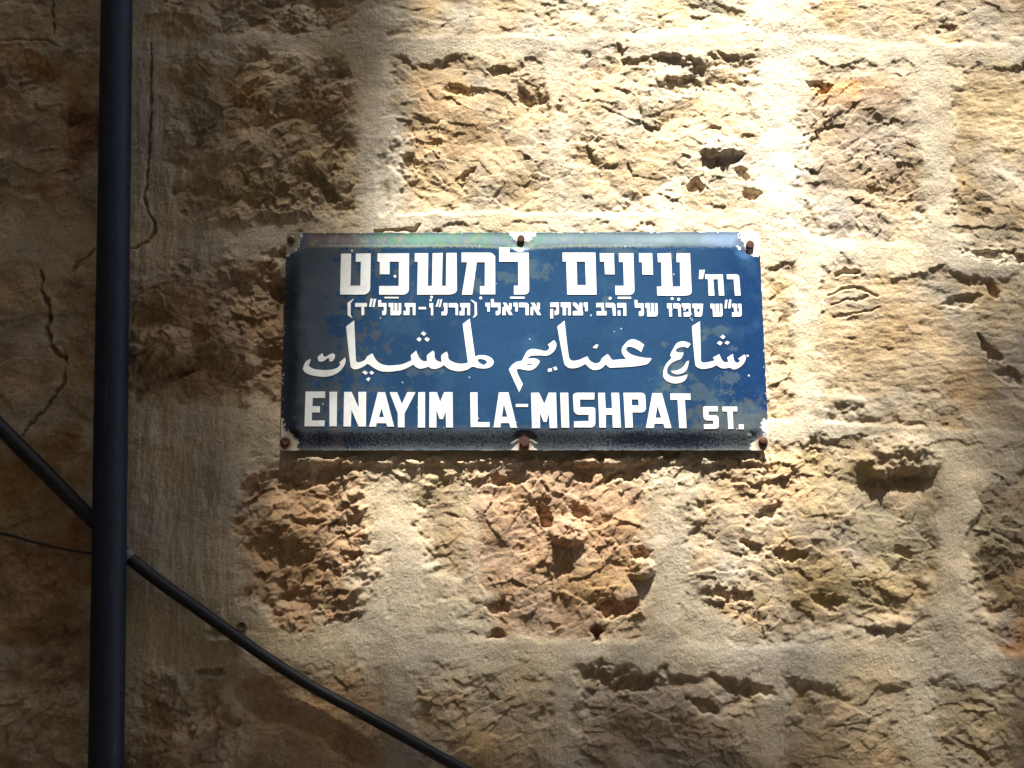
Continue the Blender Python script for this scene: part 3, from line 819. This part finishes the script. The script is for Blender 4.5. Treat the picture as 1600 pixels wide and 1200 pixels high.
ARAB = [
 (I,soft([(205,658),(185,735),(168,757),(230,805),(330,828),(460,833),(560,820),(640,785),(668,740),(652,718),(742,640),(752,690),(720,780),(650,860),(550,915),(440,938),(320,932),(200,908),(115,865),(82,815),(110,730),(140,690)])),
 (I,soft([(390,568),(403,612),(440,622),(500,590),(555,572),(584,592),(582,640),(555,685),(515,703),(494,690),(497,655),(468,652),(415,690),(360,702),(325,685),(312,630),(345,600)])),
 (I,soft([(885,60),(912,690),(945,715),(1000,705),(1060,670),(1085,625),(1175,575),(1195,625),(1240,690),(1310,740),(1400,765),(1500,763),(1630,745),(1710,715),(1780,682),(1768,605),(1855,530),(1880,600),(1920,665),(1970,695),(2025,690),(2020,640),(2028,600),(2122,530),(2140,570),(2145,650),(2190,695),(2250,710),(2245,640),(2252,600),(2330,548),(2350,590),(2360,660),(2410,700),(2490,730),(2580,738),(2662,720),(2580,118),(2690,32),(2772,625),(2850,605),(2950,612),(3030,650),(3065,705),(3050,755),(3000,795),(2930,810),(2820,805),(2740,782),(2650,830),(2550,853),(2440,845),(2350,810),(2288,760),(2230,795),(2160,818),(2090,812),(2045,780),(1980,805),(1910,815),(1850,790),(1808,748),(1720,800),(1630,835),(1550,848),(1480,858),(1400,862),(1290,850),(1190,800),(1095,735),(1020,785),(950,815),(885,822),(840,795),(825,750),(758,155)]),
   [soft([(2808,680),(2850,662),(2920,675),(2965,715),(2935,745),(2905,755),(2850,730)])]),
 (I,[(1010,870),(1050,842),(1100,875),(1065,910)]),(I,[(1120,870),(1160,845),(1198,880),(1155,912)]),(I,[(1070,980),(1110,945),(1140,965),(1108,1012)]),
 (J,[(375,265),(415,230),(462,265),(428,305)]),(J,[(308,358),(345,320),(390,350),(355,395)]),(J,[(430,355),(465,318),(515,350),(485,398)]),
 (K,soft([(855,370),(885,410),(893,450),(870,520),(820,575),(750,610),(640,608),(560,608),(500,614),(460,635),(440,660),(520,655),(590,665),(635,698),(610,750),(560,805),(490,840),(400,835),(320,818),(275,825),(280,870),(320,960),(370,1055),(312,1180),(150,830),(200,760),(270,710),(350,690),(390,620),(430,550),(480,515),(550,508),(640,525),(720,540),(770,520),(782,480),(760,440)]),
   [[(405,742),(440,738),(490,742),(530,760),(520,768),(450,756)]]),
 (K,[(757,820),(815,805),(828,850),(765,868)]),(K,[(838,795),(890,780),(912,830),(865,842)]),
 (L,soft([(20,65),(88,630),(120,680),(170,692),(260,672),(330,640),(378,622),(410,680),(460,718),(520,732),(570,712),(592,680),(600,655),(695,585),(765,680),(990,662),(940,610),(915,550),(920,490),(960,430),(1020,375),(1090,355),(1180,385),(1262,440),(1215,555),(1170,520),(1100,485),(1030,470),(985,490),(985,525),(1040,580),(1130,615),(1250,640),(1380,652),(1290,748),(740,800),(700,780),(665,740),(620,790),(570,820),(490,835),(420,810),(345,740),(260,785),(180,805),(100,805),(50,780),(15,730),(-92,158)])),
 (L,[(505,438),(550,440),(522,498),(458,488)]),
 (M,soft([(785,72),(800,690),(830,715),(900,712),(980,695),(1020,680),(985,640),(1090,585),(1110,640),(1140,690),(1190,715),(1220,710),(1225,680),(1210,640),(1300,580),(1310,650),(1330,700),(1365,722),(1400,705),(1410,680),(1382,655),(1480,590),(1503,640),(1480,710),(1430,770),(1370,808),(1310,822),(1250,797),(1180,808),(1110,798),(1040,755),(980,790),(900,810),(810,815),(740,790),(712,750),(660,150)])),
 (M,[(1100,320),(1145,282),(1182,318),(1145,352)]),(M,[(1050,415),(1090,378),(1140,405),(1105,450)]),(M,[(1168,410),(1205,378),(1252,400),(1215,438)]),
 (M,soft([(640,430),(595,490),(540,475),(480,478),(430,500),(402,530),(420,550),(470,562),(530,560),(490,655),(430,680),(350,720),(290,780),(270,840),(280,890),(330,930),(400,940),(480,935),(540,918),(590,900),(580,950),(540,1005),(460,1038),(360,1040),(270,1005),(220,950),(210,880),(225,810),(265,730),(345,645),(320,610),(335,560),(370,500),(420,420),(480,392),(540,388),(600,405)])),
 (M,soft([(610,685),(600,770),(570,840),(520,880),(440,900),(370,885),(330,845),(420,840),(490,810),(540,765),(570,710)])),
]
LATIN = [
 (N,[(125,118),(432,118),(430,220),(237,220),(232,348),(350,348),(348,445),(225,445),(222,570),(425,570),(422,662),(108,662)]),
 (N,[(498,122),(618,122),(612,662),(498,662)]),
 (N,[(728,125),(845,125),(955,370),(950,125),(1072,125),(1068,665),(955,668),(842,405),(832,665),(718,665)]),
 (N,[(1255,130),(1368,130),(1510,668),(1402,668),(1385,615),(1238,612),(1225,668),(1118,668)],[[(1312,380),(1350,520),(1272,520)]]),
 (O,[(88,130),(205,130),(280,310),(365,130),(495,130),(322,460),(322,678),(218,678),(215,460)]),
 (O,[(535,130),(642,130),(642,682),(530,682)]),
 (O,[(710,130),(828,130),(878,275),(940,130),(1072,130),(1078,682),(970,682),(965,435),(922,552),(868,548),(820,410),(820,682),(708,682)]),
 (P_,[(48,135),(160,135),(165,598),(350,598),(348,675),(55,675)]),
 (P_,[(495,135),(645,135),(780,685),(675,685),(655,612),(528,612),(518,680),(412,680)],[[(572,315),(628,515),(542,515)]]),
 (P_,[(760,315),(950,315),(950,360),(760,360)]),
 (P_,[(998,140),(1120,138),(1205,312),(1272,138),(1388,138),(1405,690),(1288,690),(1278,455),(1238,595),(1192,592),(1135,445),(1138,690),(1012,690)]),
 (P_,[(1452,138),(1578,138),(1595,685),(1472,685)]),
 (Q,[(205,138),(488,138),(485,245),(260,245),(262,365),(460,365),(485,372),(500,395),(502,610),(492,645),(470,670),(440,680),(168,680),(168,585),(398,580),(398,482),(230,482),(195,465),(165,425),(150,180),(165,155)]),
 (Q,[(545,140),(650,140),(662,382),(765,382),(752,140),(872,140),(900,682),(775,682),(768,482),(665,482),(665,682),(565,682)]),
 (Q,[(940,140),(1220,140),(1258,150),(1280,180),(1292,390),(1270,430),(1230,445),(1078,445),(1088,682),(970,685)],[[(1068,242),(1175,242),(1180,340),(1070,335)]]),
 (Q,[(1392,145),(1540,145),(1692,690),(1588,690),(1565,622),(1425,622),(1415,688),(1292,688)],[[(1472,345),(1530,530),(1440,530)]]),
 (R,[(170,150),(485,150),(490,248),(400,250),(428,690),(312,690),(285,250),(175,250)]),
 (R,[(700,350),(915,350),(915,428),(770,430),(772,490),(890,492),(920,510),(928,540),(930,665),(918,690),(890,700),(700,702),(695,632),(842,630),(845,572),(735,570),(700,545),(690,515),(685,370)]),
 (R,[(985,355),(1218,355),(1220,428),(1145,430),(1160,700),(1080,702),(1065,430),(990,430)]),
 (R,[(1242,632),(1320,632),(1322,708),(1240,705)]),
]
m_letter = mat("white enamel", (.80, .82, .82), .38, 0, .4)
noise_tint(m_letter, 70, .13)

def lettering(glyphs, label):
    verts, faces = [], []
    for g in glyphs:
        (ox, oy), outer = g[0], g[1]
        loops = [outer] + (list(g[2]) if len(g) > 2 else [])
        fixed = []
        for k, lp in enumerate(loops):
            area = sum(lp[i - 1][0] * lp[i][1] - lp[i][0] * lp[i - 1][1] for i in range(len(lp)))
            if (area > 0) == (k > 0):
                lp = lp[::-1]
            # densify long sides so the letters follow the crown of the plate
            q = []
            for i in range(len(lp)):
                a, b = lp[i], lp[(i + 1) % len(lp)]
                n = max(1, int(math.hypot(b[0] - a[0], b[1] - a[1]) // 120))
                q += [(a[0] + (b[0] - a[0]) * t / n, a[1] + (b[1] - a[1]) * t / n) for t in range(n)]
            fixed.append([(ox + x / 10, oy + y / 10) for x, y in q])
        tri = tessellate_polygon([[Vector((x, y, 0)) for x, y in lp] for lp in fixed])
        flat = [p for lp in fixed for p in lp]
        base = len(verts)
        for x, y in flat:
            ph = plate_h(x, y) + .00055
            wx, wy, wz = at(x, y, PLATE_OFF + FACE_H)
            verts.append((wx, -(PLATE_OFF + ph), wz))
        nf = len(flat)
        for v in verts[base:base + nf]:
            verts.append((v[0], v[1] + .0008, v[2]))
        for t in tri:
            faces.append(tuple(base + i for i in t))
        s = 0
        for lp in fixed:
            n = len(lp)
            for i in range(n):
                a, b = base + s + i, base + s + (i + 1) % n
                faces.append((a, b, b + nf, a + nf))
            s += n
    o = py_mesh("lettering", verts, faces, m_letter)
    bm_fix(o)
    keep_world(o, SIGN)
    o["label"] = label
    return o

def bm_fix(o):
    import bmesh
    bm = bmesh.new(); bm.from_mesh(o.data)
    for f in bm.faces:
        if len(f.verts) == 3 and f.normal.y > 0:
            f.normal_flip()
    bm.to_mesh(o.data); bm.free()

lettering(BIG, "large white Hebrew lettering")
lettering(SMALL, "line of small white Hebrew lettering")
lettering(ARAB, "white Arabic calligraphy")
lettering(LATIN, "white Latin capitals reading EINAYIM LA-MISHPAT ST.")

# ---- screws
m_rust = mat("rusted steel", (.085, .040, .027), .75, .3, .3); noise_tint(m_rust, 700, .45, .0006, 900)
m_brass = mat("dull plated steel", (.20, .16, .10), .45, .8, .5); noise_tint(m_brass, 500, .3)

def screw(px, py, r_px, kind):
    r = r_px * .00083
    h0 = PLATE_OFF + plate_h(px, py)
    x, _, z = at(px, py, h0)
    n = 6 if kind == 'hex' else 28
    prof = {'cross': [(1.0, 0), (1.0, .0010), (.85, .0022), (.5, .0029), (0, .0031)],
            'flat': [(1.0, .0006), (1.0, .0034), (.93, .0042), (.6, .0044), (0, .0044)],
            'rusty': [(1.05, 0), (1.02, .0012), (.8, .0022), (.55, .0016), (0, .0012)],
            'hex': [(1.12, .0004), (1.12, .0046), (1.0, .0054), (.6, .0055), (0, .0055)],
            'dome': [(1.0, 0), (.98, .0012), (.75, .0026), (.4, .0033), (0, .0035)]}[kind]
    verts, faces = [], []
    for (pr, ph) in prof[:-1]:
        for i in range(n):
            a = 2 * math.pi * i / n + .2
            w = 1 + (.03 * math.sin(3 * a + px) if kind != 'cross' else 0)
            verts.append((x + r * pr * w * math.cos(a), -(h0 + ph), z + r * pr * w * math.sin(a)))
    for k in range(len(prof) - 2):
        for i in range(n):
            a, b = k * n + i, k * n + (i + 1) % n
            faces.append((a, b, b + n, a + n))
    verts.append((x, -(h0 + prof[-1][1]), z)); c = len(verts) - 1
    k = (len(prof) - 2) * n
    for i in range(n):
        faces.append((k + i, k + (i + 1) % n, c))
    o = py_mesh("screw", verts, faces, m_brass if kind == 'cross' else m_rust, smooth_shade=(kind in ('cross', 'dome', 'rusty')))
    keep_world(o, SIGN)
    if kind == 'cross':                       # cross recess, drawn as dark raised bars
        m_dark = mat("dark recess", (.02, .016, .01), .9)
        v2, f2 = [], []
        for an in (.5, .5 + math.pi / 2):
            ca, sa = math.cos(an), math.sin(an)
            b0 = len(v2)
            for (du, dv) in ((-.62, -.13), (.62, -.13), (.62, .13), (-.62, .13)):
                v2.append((x + r * (du * ca - dv * sa), -(h0 + .0033 + .0002 * (an > 1)), z + r * (du * sa + dv * ca)))
            for (du, dv) in ((-.62, -.13), (.62, -.13), (.62, .13), (-.62, .13)):
                v2.append((x + r * (du * ca - dv * sa), -(h0 + .0012), z + r * (du * sa + dv * ca)))
            f2 += [(b0, b0 + 1, b0 + 2, b0 + 3)] + [(b0 + i, b0 + (i + 1) % 4, b0 + 4 + (i + 1) % 4, b0 + 4 + i) for i in range(4)]
        s = py_mesh("recess", v2, f2, m_dark)
        s.parent = o
        o["label"] = "cross-head screw"
    elif kind == 'hex':
        o["label"] = "rusty hexagon bolt head"
    return o

for s_ in SCREWS:
    screw(*s_)

# ------------------------------------------------------------------ tubes
def tube(name, pts, radii, material, seg=20, wob=0.0, seed=0):
    """swept tube through world points (Catmull-Rom), capped"""
    P = [Vector(p) for p in pts]; n = len(P)
    path, rad = [], []
    for i in range(n - 1):
        p0 = P[max(i - 1, 0)]; p1, p2 = P[i], P[i + 1]; p3 = P[min(i + 2, n - 1)]
        for s in range(12):
            t = s / 12
            path.append(.5 * ((2 * p1) + (p2 - p0) * t + (2 * p0 - 5 * p1 + 4 * p2 - p3) * t * t + (3 * p1 - p0 - 3 * p2 + p3) * t ** 3))
            rad.append(radii[i] * (1 - t) + radii[i + 1] * t)
    path.append(P[-1]); rad.append(radii[-1])
    rr = random.Random(seed)
    verts, faces = [], []
    ref = Vector((0, 1, 0))
    for i, p in enumerate(path):
        d = (path[min(i + 1, len(path) - 1)] - path[max(i - 1, 0)]).normalized()
        u = (ref - d * ref.dot(d)).normalized(); v = d.cross(u)
        w = 1 + wob * (rr.random() - .5)
        for k in range(seg):
            a = 2 * math.pi * k / seg
            q = p + (u * math.cos(a) + v * math.sin(a)) * rad[i] * w
            verts.append(q)
    for i in range(len(path) - 1):
        for k in range(seg):
            a, b = i * seg + k, i * seg + (k + 1) % seg
            faces.append((a, b, b + seg, a + seg))
    faces.append(tuple(range(seg))[::-1])
    faces.append(tuple(range((len(path) - 1) * seg, len(path) * seg)))
    return py_mesh(name, verts, faces, material, smooth_shade=True)

m_pipe = mat("dark blue painted pipe", (.007, .014, .032), .55, 0, .45)
bpipe = noise_tint(m_pipe, 30, .35, .0008, 220)
_src = bpipe.inputs["Base Color"].links[0].from_socket
_tc = node(m_pipe, "ShaderNodeTexCoord")
_mp = node(m_pipe, "ShaderNodeMapping")
_mp.inputs["Scale"].default_value = (260, 260, 9)
_nz = node(m_pipe, "ShaderNodeTexNoise", i_Scale=1.0, i_Detail=5.0, i_Roughness=.7)
link(m_pipe, _tc.outputs["Object"], _mp.inputs["Vector"]); link(m_pipe, _mp.outputs[0], _nz.inputs["Vector"])
_rm = node(m_pipe, "ShaderNodeMapRange")
_rm.inputs["From Min"].default_value = .60; _rm.inputs["From Max"].default_value = .72; _rm.inputs["To Max"].default_value = .7
link(m_pipe, _nz.outputs["Fac"], _rm.inputs["Value"])
_mx = node(m_pipe, "ShaderNodeMix", data_type='RGBA')
_mx.inputs[7].default_value = (.055, .070, .085, 1)
link(m_pipe, _rm.outputs["Result"], _mx.inputs[0]); link(m_pipe, _src, _mx.inputs[6]); link(m_pipe, _mx.outputs[2], bpipe.inputs["Base Color"])
m_cable = mat("black rubber cable", (.012, .013, .015), .5, 0, .45)
noise_tint(m_cable, 80, .3, .0005, 400)
m_tape = mat("pale grey tape", (.19, .19, .185), .7); noise_tint(m_tape, 200, .2, .0006, 500)

R_PIPE = .0205
PIPE_OFF = .036
p_top = at(187, -330, PIPE_OFF); p_bot = at(164, 1330, PIPE_OFF)
def on_pipe(z):
    t = (z - p_bot[2]) / (p_top[2] - p_bot[2])
    return (p_bot[0] + (p_top[0] - p_bot[0]) * t, -PIPE_OFF, z)
zz = [0.06, .6, 1.2, float(at(166, 1200, PIPE_OFF)[2]), float(at(174, 700, PIPE_OFF)[2]), float(at(186, 0, PIPE_OFF)[2]), 3.0, 4.0, 4.9]
PIPE = tube("drain_pipe", [on_pipe(z) for z in zz], [R_PIPE] * len(zz), m_pipe, 40, .006, 3)
tag(PIPE, "straight dark blue-black pipe running up the left of the wall", "pipe")

def cable_pts(pp, gap, r):
    out = []
    for (x, y) in pp:
        wx, _, wz = at(x, y, .012)
        hh = max(wall_h(float(wx) + dx, float(wz) + dz) for dx in (-.006, 0, .006) for dz in (-.006, 0, .006))
        o_ = max(.010, min(hh, .026)) + r * .9 + gap
        wx, wy, wz = at(x, y, o_)
        out.append((float(wx), -o_, float(wz)))
    return out
thick = [(-1900, -1150), (-1100, -420), (-330, 330), (-160, 500), (0, 667), (60, 727), (130, 798), (166, 833), (203, 872), (260, 917), (300, 945), (360, 988), (420, 1030), (490, 1074), (560, 1112), (640, 1156), (720, 1200), (860, 1268), (1000, 1325), (1500, 1480), (2300, 1640)]
tp = cable_pts(thick, .001, .0075)
ys = [p[1] for p in tp]
sm = [sum(ys[max(0, i - 1):i + 2]) / len(ys[max(0, i - 1):i + 2]) for i in range(len(ys))]
tp = []
for (x, y), yy in zip(thick, sm):
    lim = yy
    if 100 < x < 230:
        lim = -min(-yy, .019)
    wx, _, wz = at(x, y, -lim)
    tp.append((float(wx), lim, float(wz)))
CAB = tube("thick_cable", tp, [.0098, .0098, .0098, .0098, .0098, .0096, .0092, .0086, .0078, .0076, .0074, .0072, .0070, .0068, .0067, .0066, .0066, .0066, .0066, .0066, .0066], m_cable, 20, .03, 5)
tag(CAB, "thick black cable sloping down the wall behind the pipe", "cable")
a0 = Vector(tp[7]).lerp(Vector(tp[8]), .86); a1 = Vector(tp[8]).lerp(Vector(tp[9]), .02)
band = tube("tape_band", [a0 + (a0 - a1) * .3, a0, a1], [.0086, .0089, .0088], m_tape, 20, .05, 8)
band.parent = CAB

thin = [(-1900, 520), (-1000, 690), (-300, 790), (-120, 812), (0, 833), (50, 846), (90, 856), (130, 863), (170, 868)]
TH = tube("thin_wire", cable_pts(thin, .0012, .002), [.0022, .0022, .0022, .0022, .0021, .0019, .0016, .0014, .0014], mat("dark brown wire", (.03, .022, .018), .6), 12, .04, 9)
tag(TH, "thin dark wire sagging toward the pipe at the lower left", "wire")

# ------------------------------------------------------------------ wall plug
def plug():
    x, _, z = at(375.5, 979, .012)
    h = wall_h(float(x), float(z))
    verts, faces = [], []; n = 20; r = .0062
    prof = [(1.05, -.004), (1.0, .0022), (.82, .0034), (.66, .0016), (0, .0012)]
    for pr, ph in prof[:-1]:
        for i in range(n):
            a = 2 * math.pi * i / n
            verts.append((x + r * pr * math.cos(a), -(h + ph), z + r * pr * math.sin(a)))
    for k in range(len(prof) - 2):
        for i in range(n):
            a, b = k * n + i, k * n + (i + 1) % n
            faces.append((a, b, b + n, a + n))
    verts.append((x, -(h + prof[-1][1]), z))
    k = (len(prof) - 2) * n
    for i in range(n):
        faces.append((k + i, k + (i + 1) % n, len(verts) - 1))
    m = mat("weathered plug", (.16, .12, .075), .85); noise_tint(m, 400, .3, .0006, 700)
    o = py_mesh("wall_plug", verts, faces, m, smooth_shade=True)
    tag(o, "small round brown plug set in the wall just above the thick cable", "plug")
plug()

# ------------------------------------------------------------------ lane paving
def paving():
    m = mat("worn stone paving", (.22, .19, .145), .85); 
    b = noise_tint(m, 3, .25, .006, 30)
    n = 80
    xs = np.concatenate([[-90, -40, -20], np.linspace(-10, 10, n), [20, 40, 90]])
    ys = np.concatenate([[-90, -40, -20], np.linspace(-14, 1.0, n), [10, 40]])
    X, Y = np.meshgrid(xs, ys)
    Zg = .012 * fbm(X, Y, .7, 3, 301) - .015
    co = np.stack([X, Y, Zg], -1).reshape(-1, 3)
    idx = np.arange(co.shape[0]).reshape(X.shape)
    q = np.stack([idx[:-1, :-1], idx[:-1, 1:], idx[1:, 1:], idx[1:, :-1]], -1).reshape(-1, 4)
    o = raw_mesh("lane_paving", co, q, m)
    o["kind"] = "structure"
paving()

# ------------------------------------------------------------------ the house across the lane (shades the left of the wall)
SHADE_D = 12.0
def sun_point(px, py, d):
    x, _, z = at(px, py, .01)
    return np.array([float(x), -.01, float(z)]) + SUN * d

def house(x0, xc, y0, y1, H_, floors, label):
    root = empty("stone_house", ((x0 + xc) / 2, y1, 0))
    m = mat("plastered limestone", (.27, .22, .16), .9); noise_tint(m, 2.5, .22, .01, 25)
    md = mat("dark shutter", (.05, .07, .06), .5)
    mf = mat("pale stone trim", (.5, .44, .33), .85); noise_tint(mf, 4, .15)
    def box(name, a, b, material, parent):
        (ax, ay, az), (bx, by, bz) = a, b
        v = [(ax,ay,az),(bx,ay,az),(bx,by,az),(ax,by,az),(ax,ay,bz),(bx,ay,bz),(bx,by,bz),(ax,by,bz)]
        f = [(0,3,2,1),(4,5,6,7),(0,1,5,4),(1,2,6,5),(2,3,7,6),(3,0,4,7)]
        o = py_mesh(name, v, f, material)
        if parent is root:
            keep_world(o, root)
        return o
    box("wall", (x0, y0, 0), (xc, y1, H_), m, root)
    box("cornice", (x0 + .02, y0 - .08, H_ + .002), (xc + .02, y1 + .03, H_ + .25), mf, root)
    for fl in range(floors):
        for k in range(4):
            wx = x0 + 1.2 + k * 2.05; wz = 1.1 + fl * 3.2
            w = box("window", (wx, y1 + .002, wz), (wx + .95, y1 + .05, wz + 1.5), md, root)
            s = box("sill", (wx - .1, y1 + .002, wz - .1), (wx + 1.05, y1 + .14, wz - .002), mf, None)
            s.parent = w
    tag(root, label, "house")

_y1 = sun_point(400, 600, SHADE_D)[1]
_xc = sun_point(375, 600, SHADE_D)[0]
house(_xc - 9.0, _xc, _y1 - 6.0, _y1, 17.0, 5, "tall plastered stone house with dark shuttered windows across the lane")
house(_xc + .06, _xc + 12.0, _y1 - 3.6, _y1 - .15, 10.4, 3, "unseen lower plastered stone house added across the lane to cut the sky light")  # added to hide the low sky and deepen the shade in the lane

def added_wing():  # unseen stone mass, added to keep sky light off the left of the wall
    xe = float(at(0, 600)[0]) - .62
    m = mat("rough wing stone", (.24, .19, .135), .95); noise_tint(m, 5, .3, .02, 18)
    r = random.Random(4)
    x0, x1, y0, y1, H_ = xe - .75, xe, -2.4, -.02, 7.2
    verts, faces = [], []
    nz, ny = 40, 14
    def sheet(fn, a, b):
        base = len(verts)
        for i in range(a + 1):
            for j in range(b + 1):
                verts.append(fn(i / a, j / b))
        for i in range(a):
            for j in range(b):
                p = base + i * (b + 1) + j
                faces.append((p, p + 1, p + b + 2, p + b + 1))
    w = lambda: (r.random() - .5) * .02
    sheet(lambda s, t: (x1 + (w() if 0 < t < 1 else 0), y0 + (y1 - y0) * t, H_ * s), nz, ny)
    sheet(lambda s, t: (x0 + (x1 - x0) * t, y0 + (w() if 0 < t < 1 else 0), H_ * s), nz, 5)
    sheet(lambda s, t: (x0, y1 + (y0 - y1) * t, H_ * s), 4, 2)
    sheet(lambda s, t: (x0 + (x1 - x0) * t, y0 + (y1 - y0) * s, H_), 3, 3)
    o = py_mesh("added_buttress", verts, faces, m)
    tag(o, "tall dark stone mass added unseen beyond the pipe to block sky light", "added_buttress")
added_wing()

# ------------------------------------------------------------------ unseen tree over the lane: its crown is shaped to dapple the sunlight
TX = [-500, 0, 200, 400, 500, 600, 700, 800, 1000, 1200, 1400, 1600, 2000]
TY = [-400, 0, 150, 300, 450, 600, 750, 900, 1050, 1200, 1500]
TT = np.array([  # share of sunlight wanted on the wall; sets how dense the leaves are
 [.00,.00,.00,.00,.00,.01,.34,.52,.95,1.0,.80,.52,.5],
 [.00,.00,.00,.00,.00,.02,.32,.52,.95,1.0,.80,.46,.5],
 [.00,.00,.00,.03,.05,.10,.36,.56,.97,1.0,.66,.42,.4],
 [.00,.00,.00,.04,.08,.24,.48,.70,.97,1.0,.64,.36,.3],
 [.00,.00,.00,.05,.20,.48,.72,.88,1.0,1.0,.54,.16,.1],
 [.00,.00,.00,.07,.24,.52,.78,.90,.95,1.0,.48,.12,.1],
 [.00,.00,.00,.14,.32,.50,.58,.62,.66,.74,.50,.08,.1],
 [.00,.00,.00,.07,.20,.32,.36,.40,.46,.54,.48,.07,.1],
 [.00,.00,.00,.00,.01,.03,.06,.07,.09,.17,.40,.05,.1],
 [.00,.00,.00,.00,.00,.00,.00,.01,.02,.04,.10,.03,.03],
 [.00,.00,.00,.00,.00,.00,.00,.02,.02,.03,.06,.03,.03]])

def trans(px, py):
    xi = np.interp(px, TX, np.arange(len(TX))); yi = np.interp(py, TY, np.arange(len(TY)))
    i = np.clip(xi.astype(int), 0, len(TX) - 2); j = np.clip(yi.astype(int), 0, len(TY) - 2)
    fx, fy = xi - i, yi - j
    return (TT[j, i] * (1 - fx) + TT[j, i + 1] * fx) * (1 - fy) + (TT[j + 1, i] * (1 - fx) + TT[j + 1, i + 1] * fx) * fy

def tree():
    r = np.random.default_rng(21)
    LEN, WID = .052, .026
    leaf_area = LEN * WID * .5 * .5            # mean projected area of one tumbling leaf
    c0 = sun_point(900, 600, SHADE_D)
    # crown leaves that stand in the sun's way
    pxs0, pxs1, pys0, pys1 = 250, 2000, -400, 1500
    a = np.array(at(pxs0, pys0, .01), float); b = np.array(at(pxs1, pys1, .01), float)
    area = abs(b[0] - a[0]) * abs(b[2] - a[2]) * abs(SUN[1])
    TAU = 4.2
    n = int(area * TAU / leaf_area)
    px = r.uniform(pxs0, pxs1, n); py = r.uniform(pys0, pys1, n)
    tau = np.minimum(-np.log(np.maximum(trans(px, py), .015)), TAU)
    keep = r.random(n) < tau / TAU
    px, py = px[keep], py[keep]
    x, y, z = at(px, py, .01)
    d = SHADE_D + r.normal(0, .55, len(px)).clip(-1.1, 1.1) + .25
    pos = np.stack([x, np.full_like(x, -.01), z], -1) + SUN[None] * d[:, None]
    # the rest of the crown, beyond what shades the picture
    m2 = 5200
    q = r.normal(0, 1, (m2, 3)); q /= np.linalg.norm(q, axis=1)[:, None]
    rad = r.random(m2) ** .4
    ctr = c0 + np.array([1.5, -.9, .3])
    q = ctr + q * rad[:, None] * np.array([1.7, 1.2, 1.4])
    t = (q[:, 1] + .01) / SUN[1]
    hit = q - t[:, None] * SUN[None]
    hx, hy = to_px(hit[:, 0], hit[:, 1], hit[:, 2])
    q = q[~((hx > 150) & (hx < 1950) & (hy > -500) & (hy < 1600))]
    pos = np.concatenate([pos, q])
    n = len(pos)
    u = r.normal(0, 1, (n, 3)); u /= np.linalg.norm(u, axis=1)[:, None]
    w = r.normal(0, 1, (n, 3)); w -= (w * u).sum(1)[:, None] * u; w /= np.linalg.norm(w, axis=1)[:, None]
    nrm = np.cross(u, w)
    sc = r.uniform(.8, 1.2, n)[:, None]
    L_, W_ = LEN * sc, WID * sc
    v = [pos - u * L_ / 2, pos - u * L_ * .12 + w * W_ / 2 + nrm * .003, pos + u * L_ / 2, pos - u * L_ * .12 - w * W_ / 2 + nrm * .003]
    co = np.stack(v, 1).reshape(-1, 3)
    k = np.arange(n) * 4
    faces = np.concatenate([np.stack([k, k + 1, k + 2], -1), np.stack([k, k + 2, k + 3], -1)])
    base = (ctr[0] + 1.0, _y1 - 4.3, 0.0)
    root = empty("leafy_tree", base)
    ml = mat("leaf green", (.06, .10, .03), .55); noise_tint(ml, 3, .4)
    o = raw_mesh("crown", co, faces, ml, smooth_shade=False)
    keep_world(o, root)
    mb = mat("bark", (.16, .12, .08), .9); noise_tint(mb, 12, .3, .01, 60)
    bx, by, _ = base
    tr = tube("trunk", [(bx, by, -.05), (bx + .05, by, 3), (bx - .05, by + .05, 6.5), (bx + .03, by + .9, 10), (bx - .3, ctr[1] - .4, ctr[2] + .4)], [.24, .20, .17, .13, .05], mb, 16, .05, 4)
    keep_world(tr, root)
    for k in range(7):
        z0 = ctr[2] - 1.6 + k * .28
        by = (_y1 - 3.4) + (ctr[1] - .4 - _y1 + 3.4) * np.clip((z0 - 10) / (ctr[2] + .4 - 10), 0, 1)
        an = k * 2.4
        e = ctr + np.array([1.0 * math.cos(an), .8 * math.sin(an), -.4 + .25 * k])
        lm = tube("limb", [(bx, by, z0), ((bx + e[0]) / 2, (by + e[1]) / 2, (z0 + e[2]) / 2 + .15), tuple(e)], [.06, .04, .015], mb, 8, .1, k)
        keep_world(lm, root)
    tag(root, "tall unseen leafy tree over the lane, its crown shaped to dapple the wall", "tree")
tree()
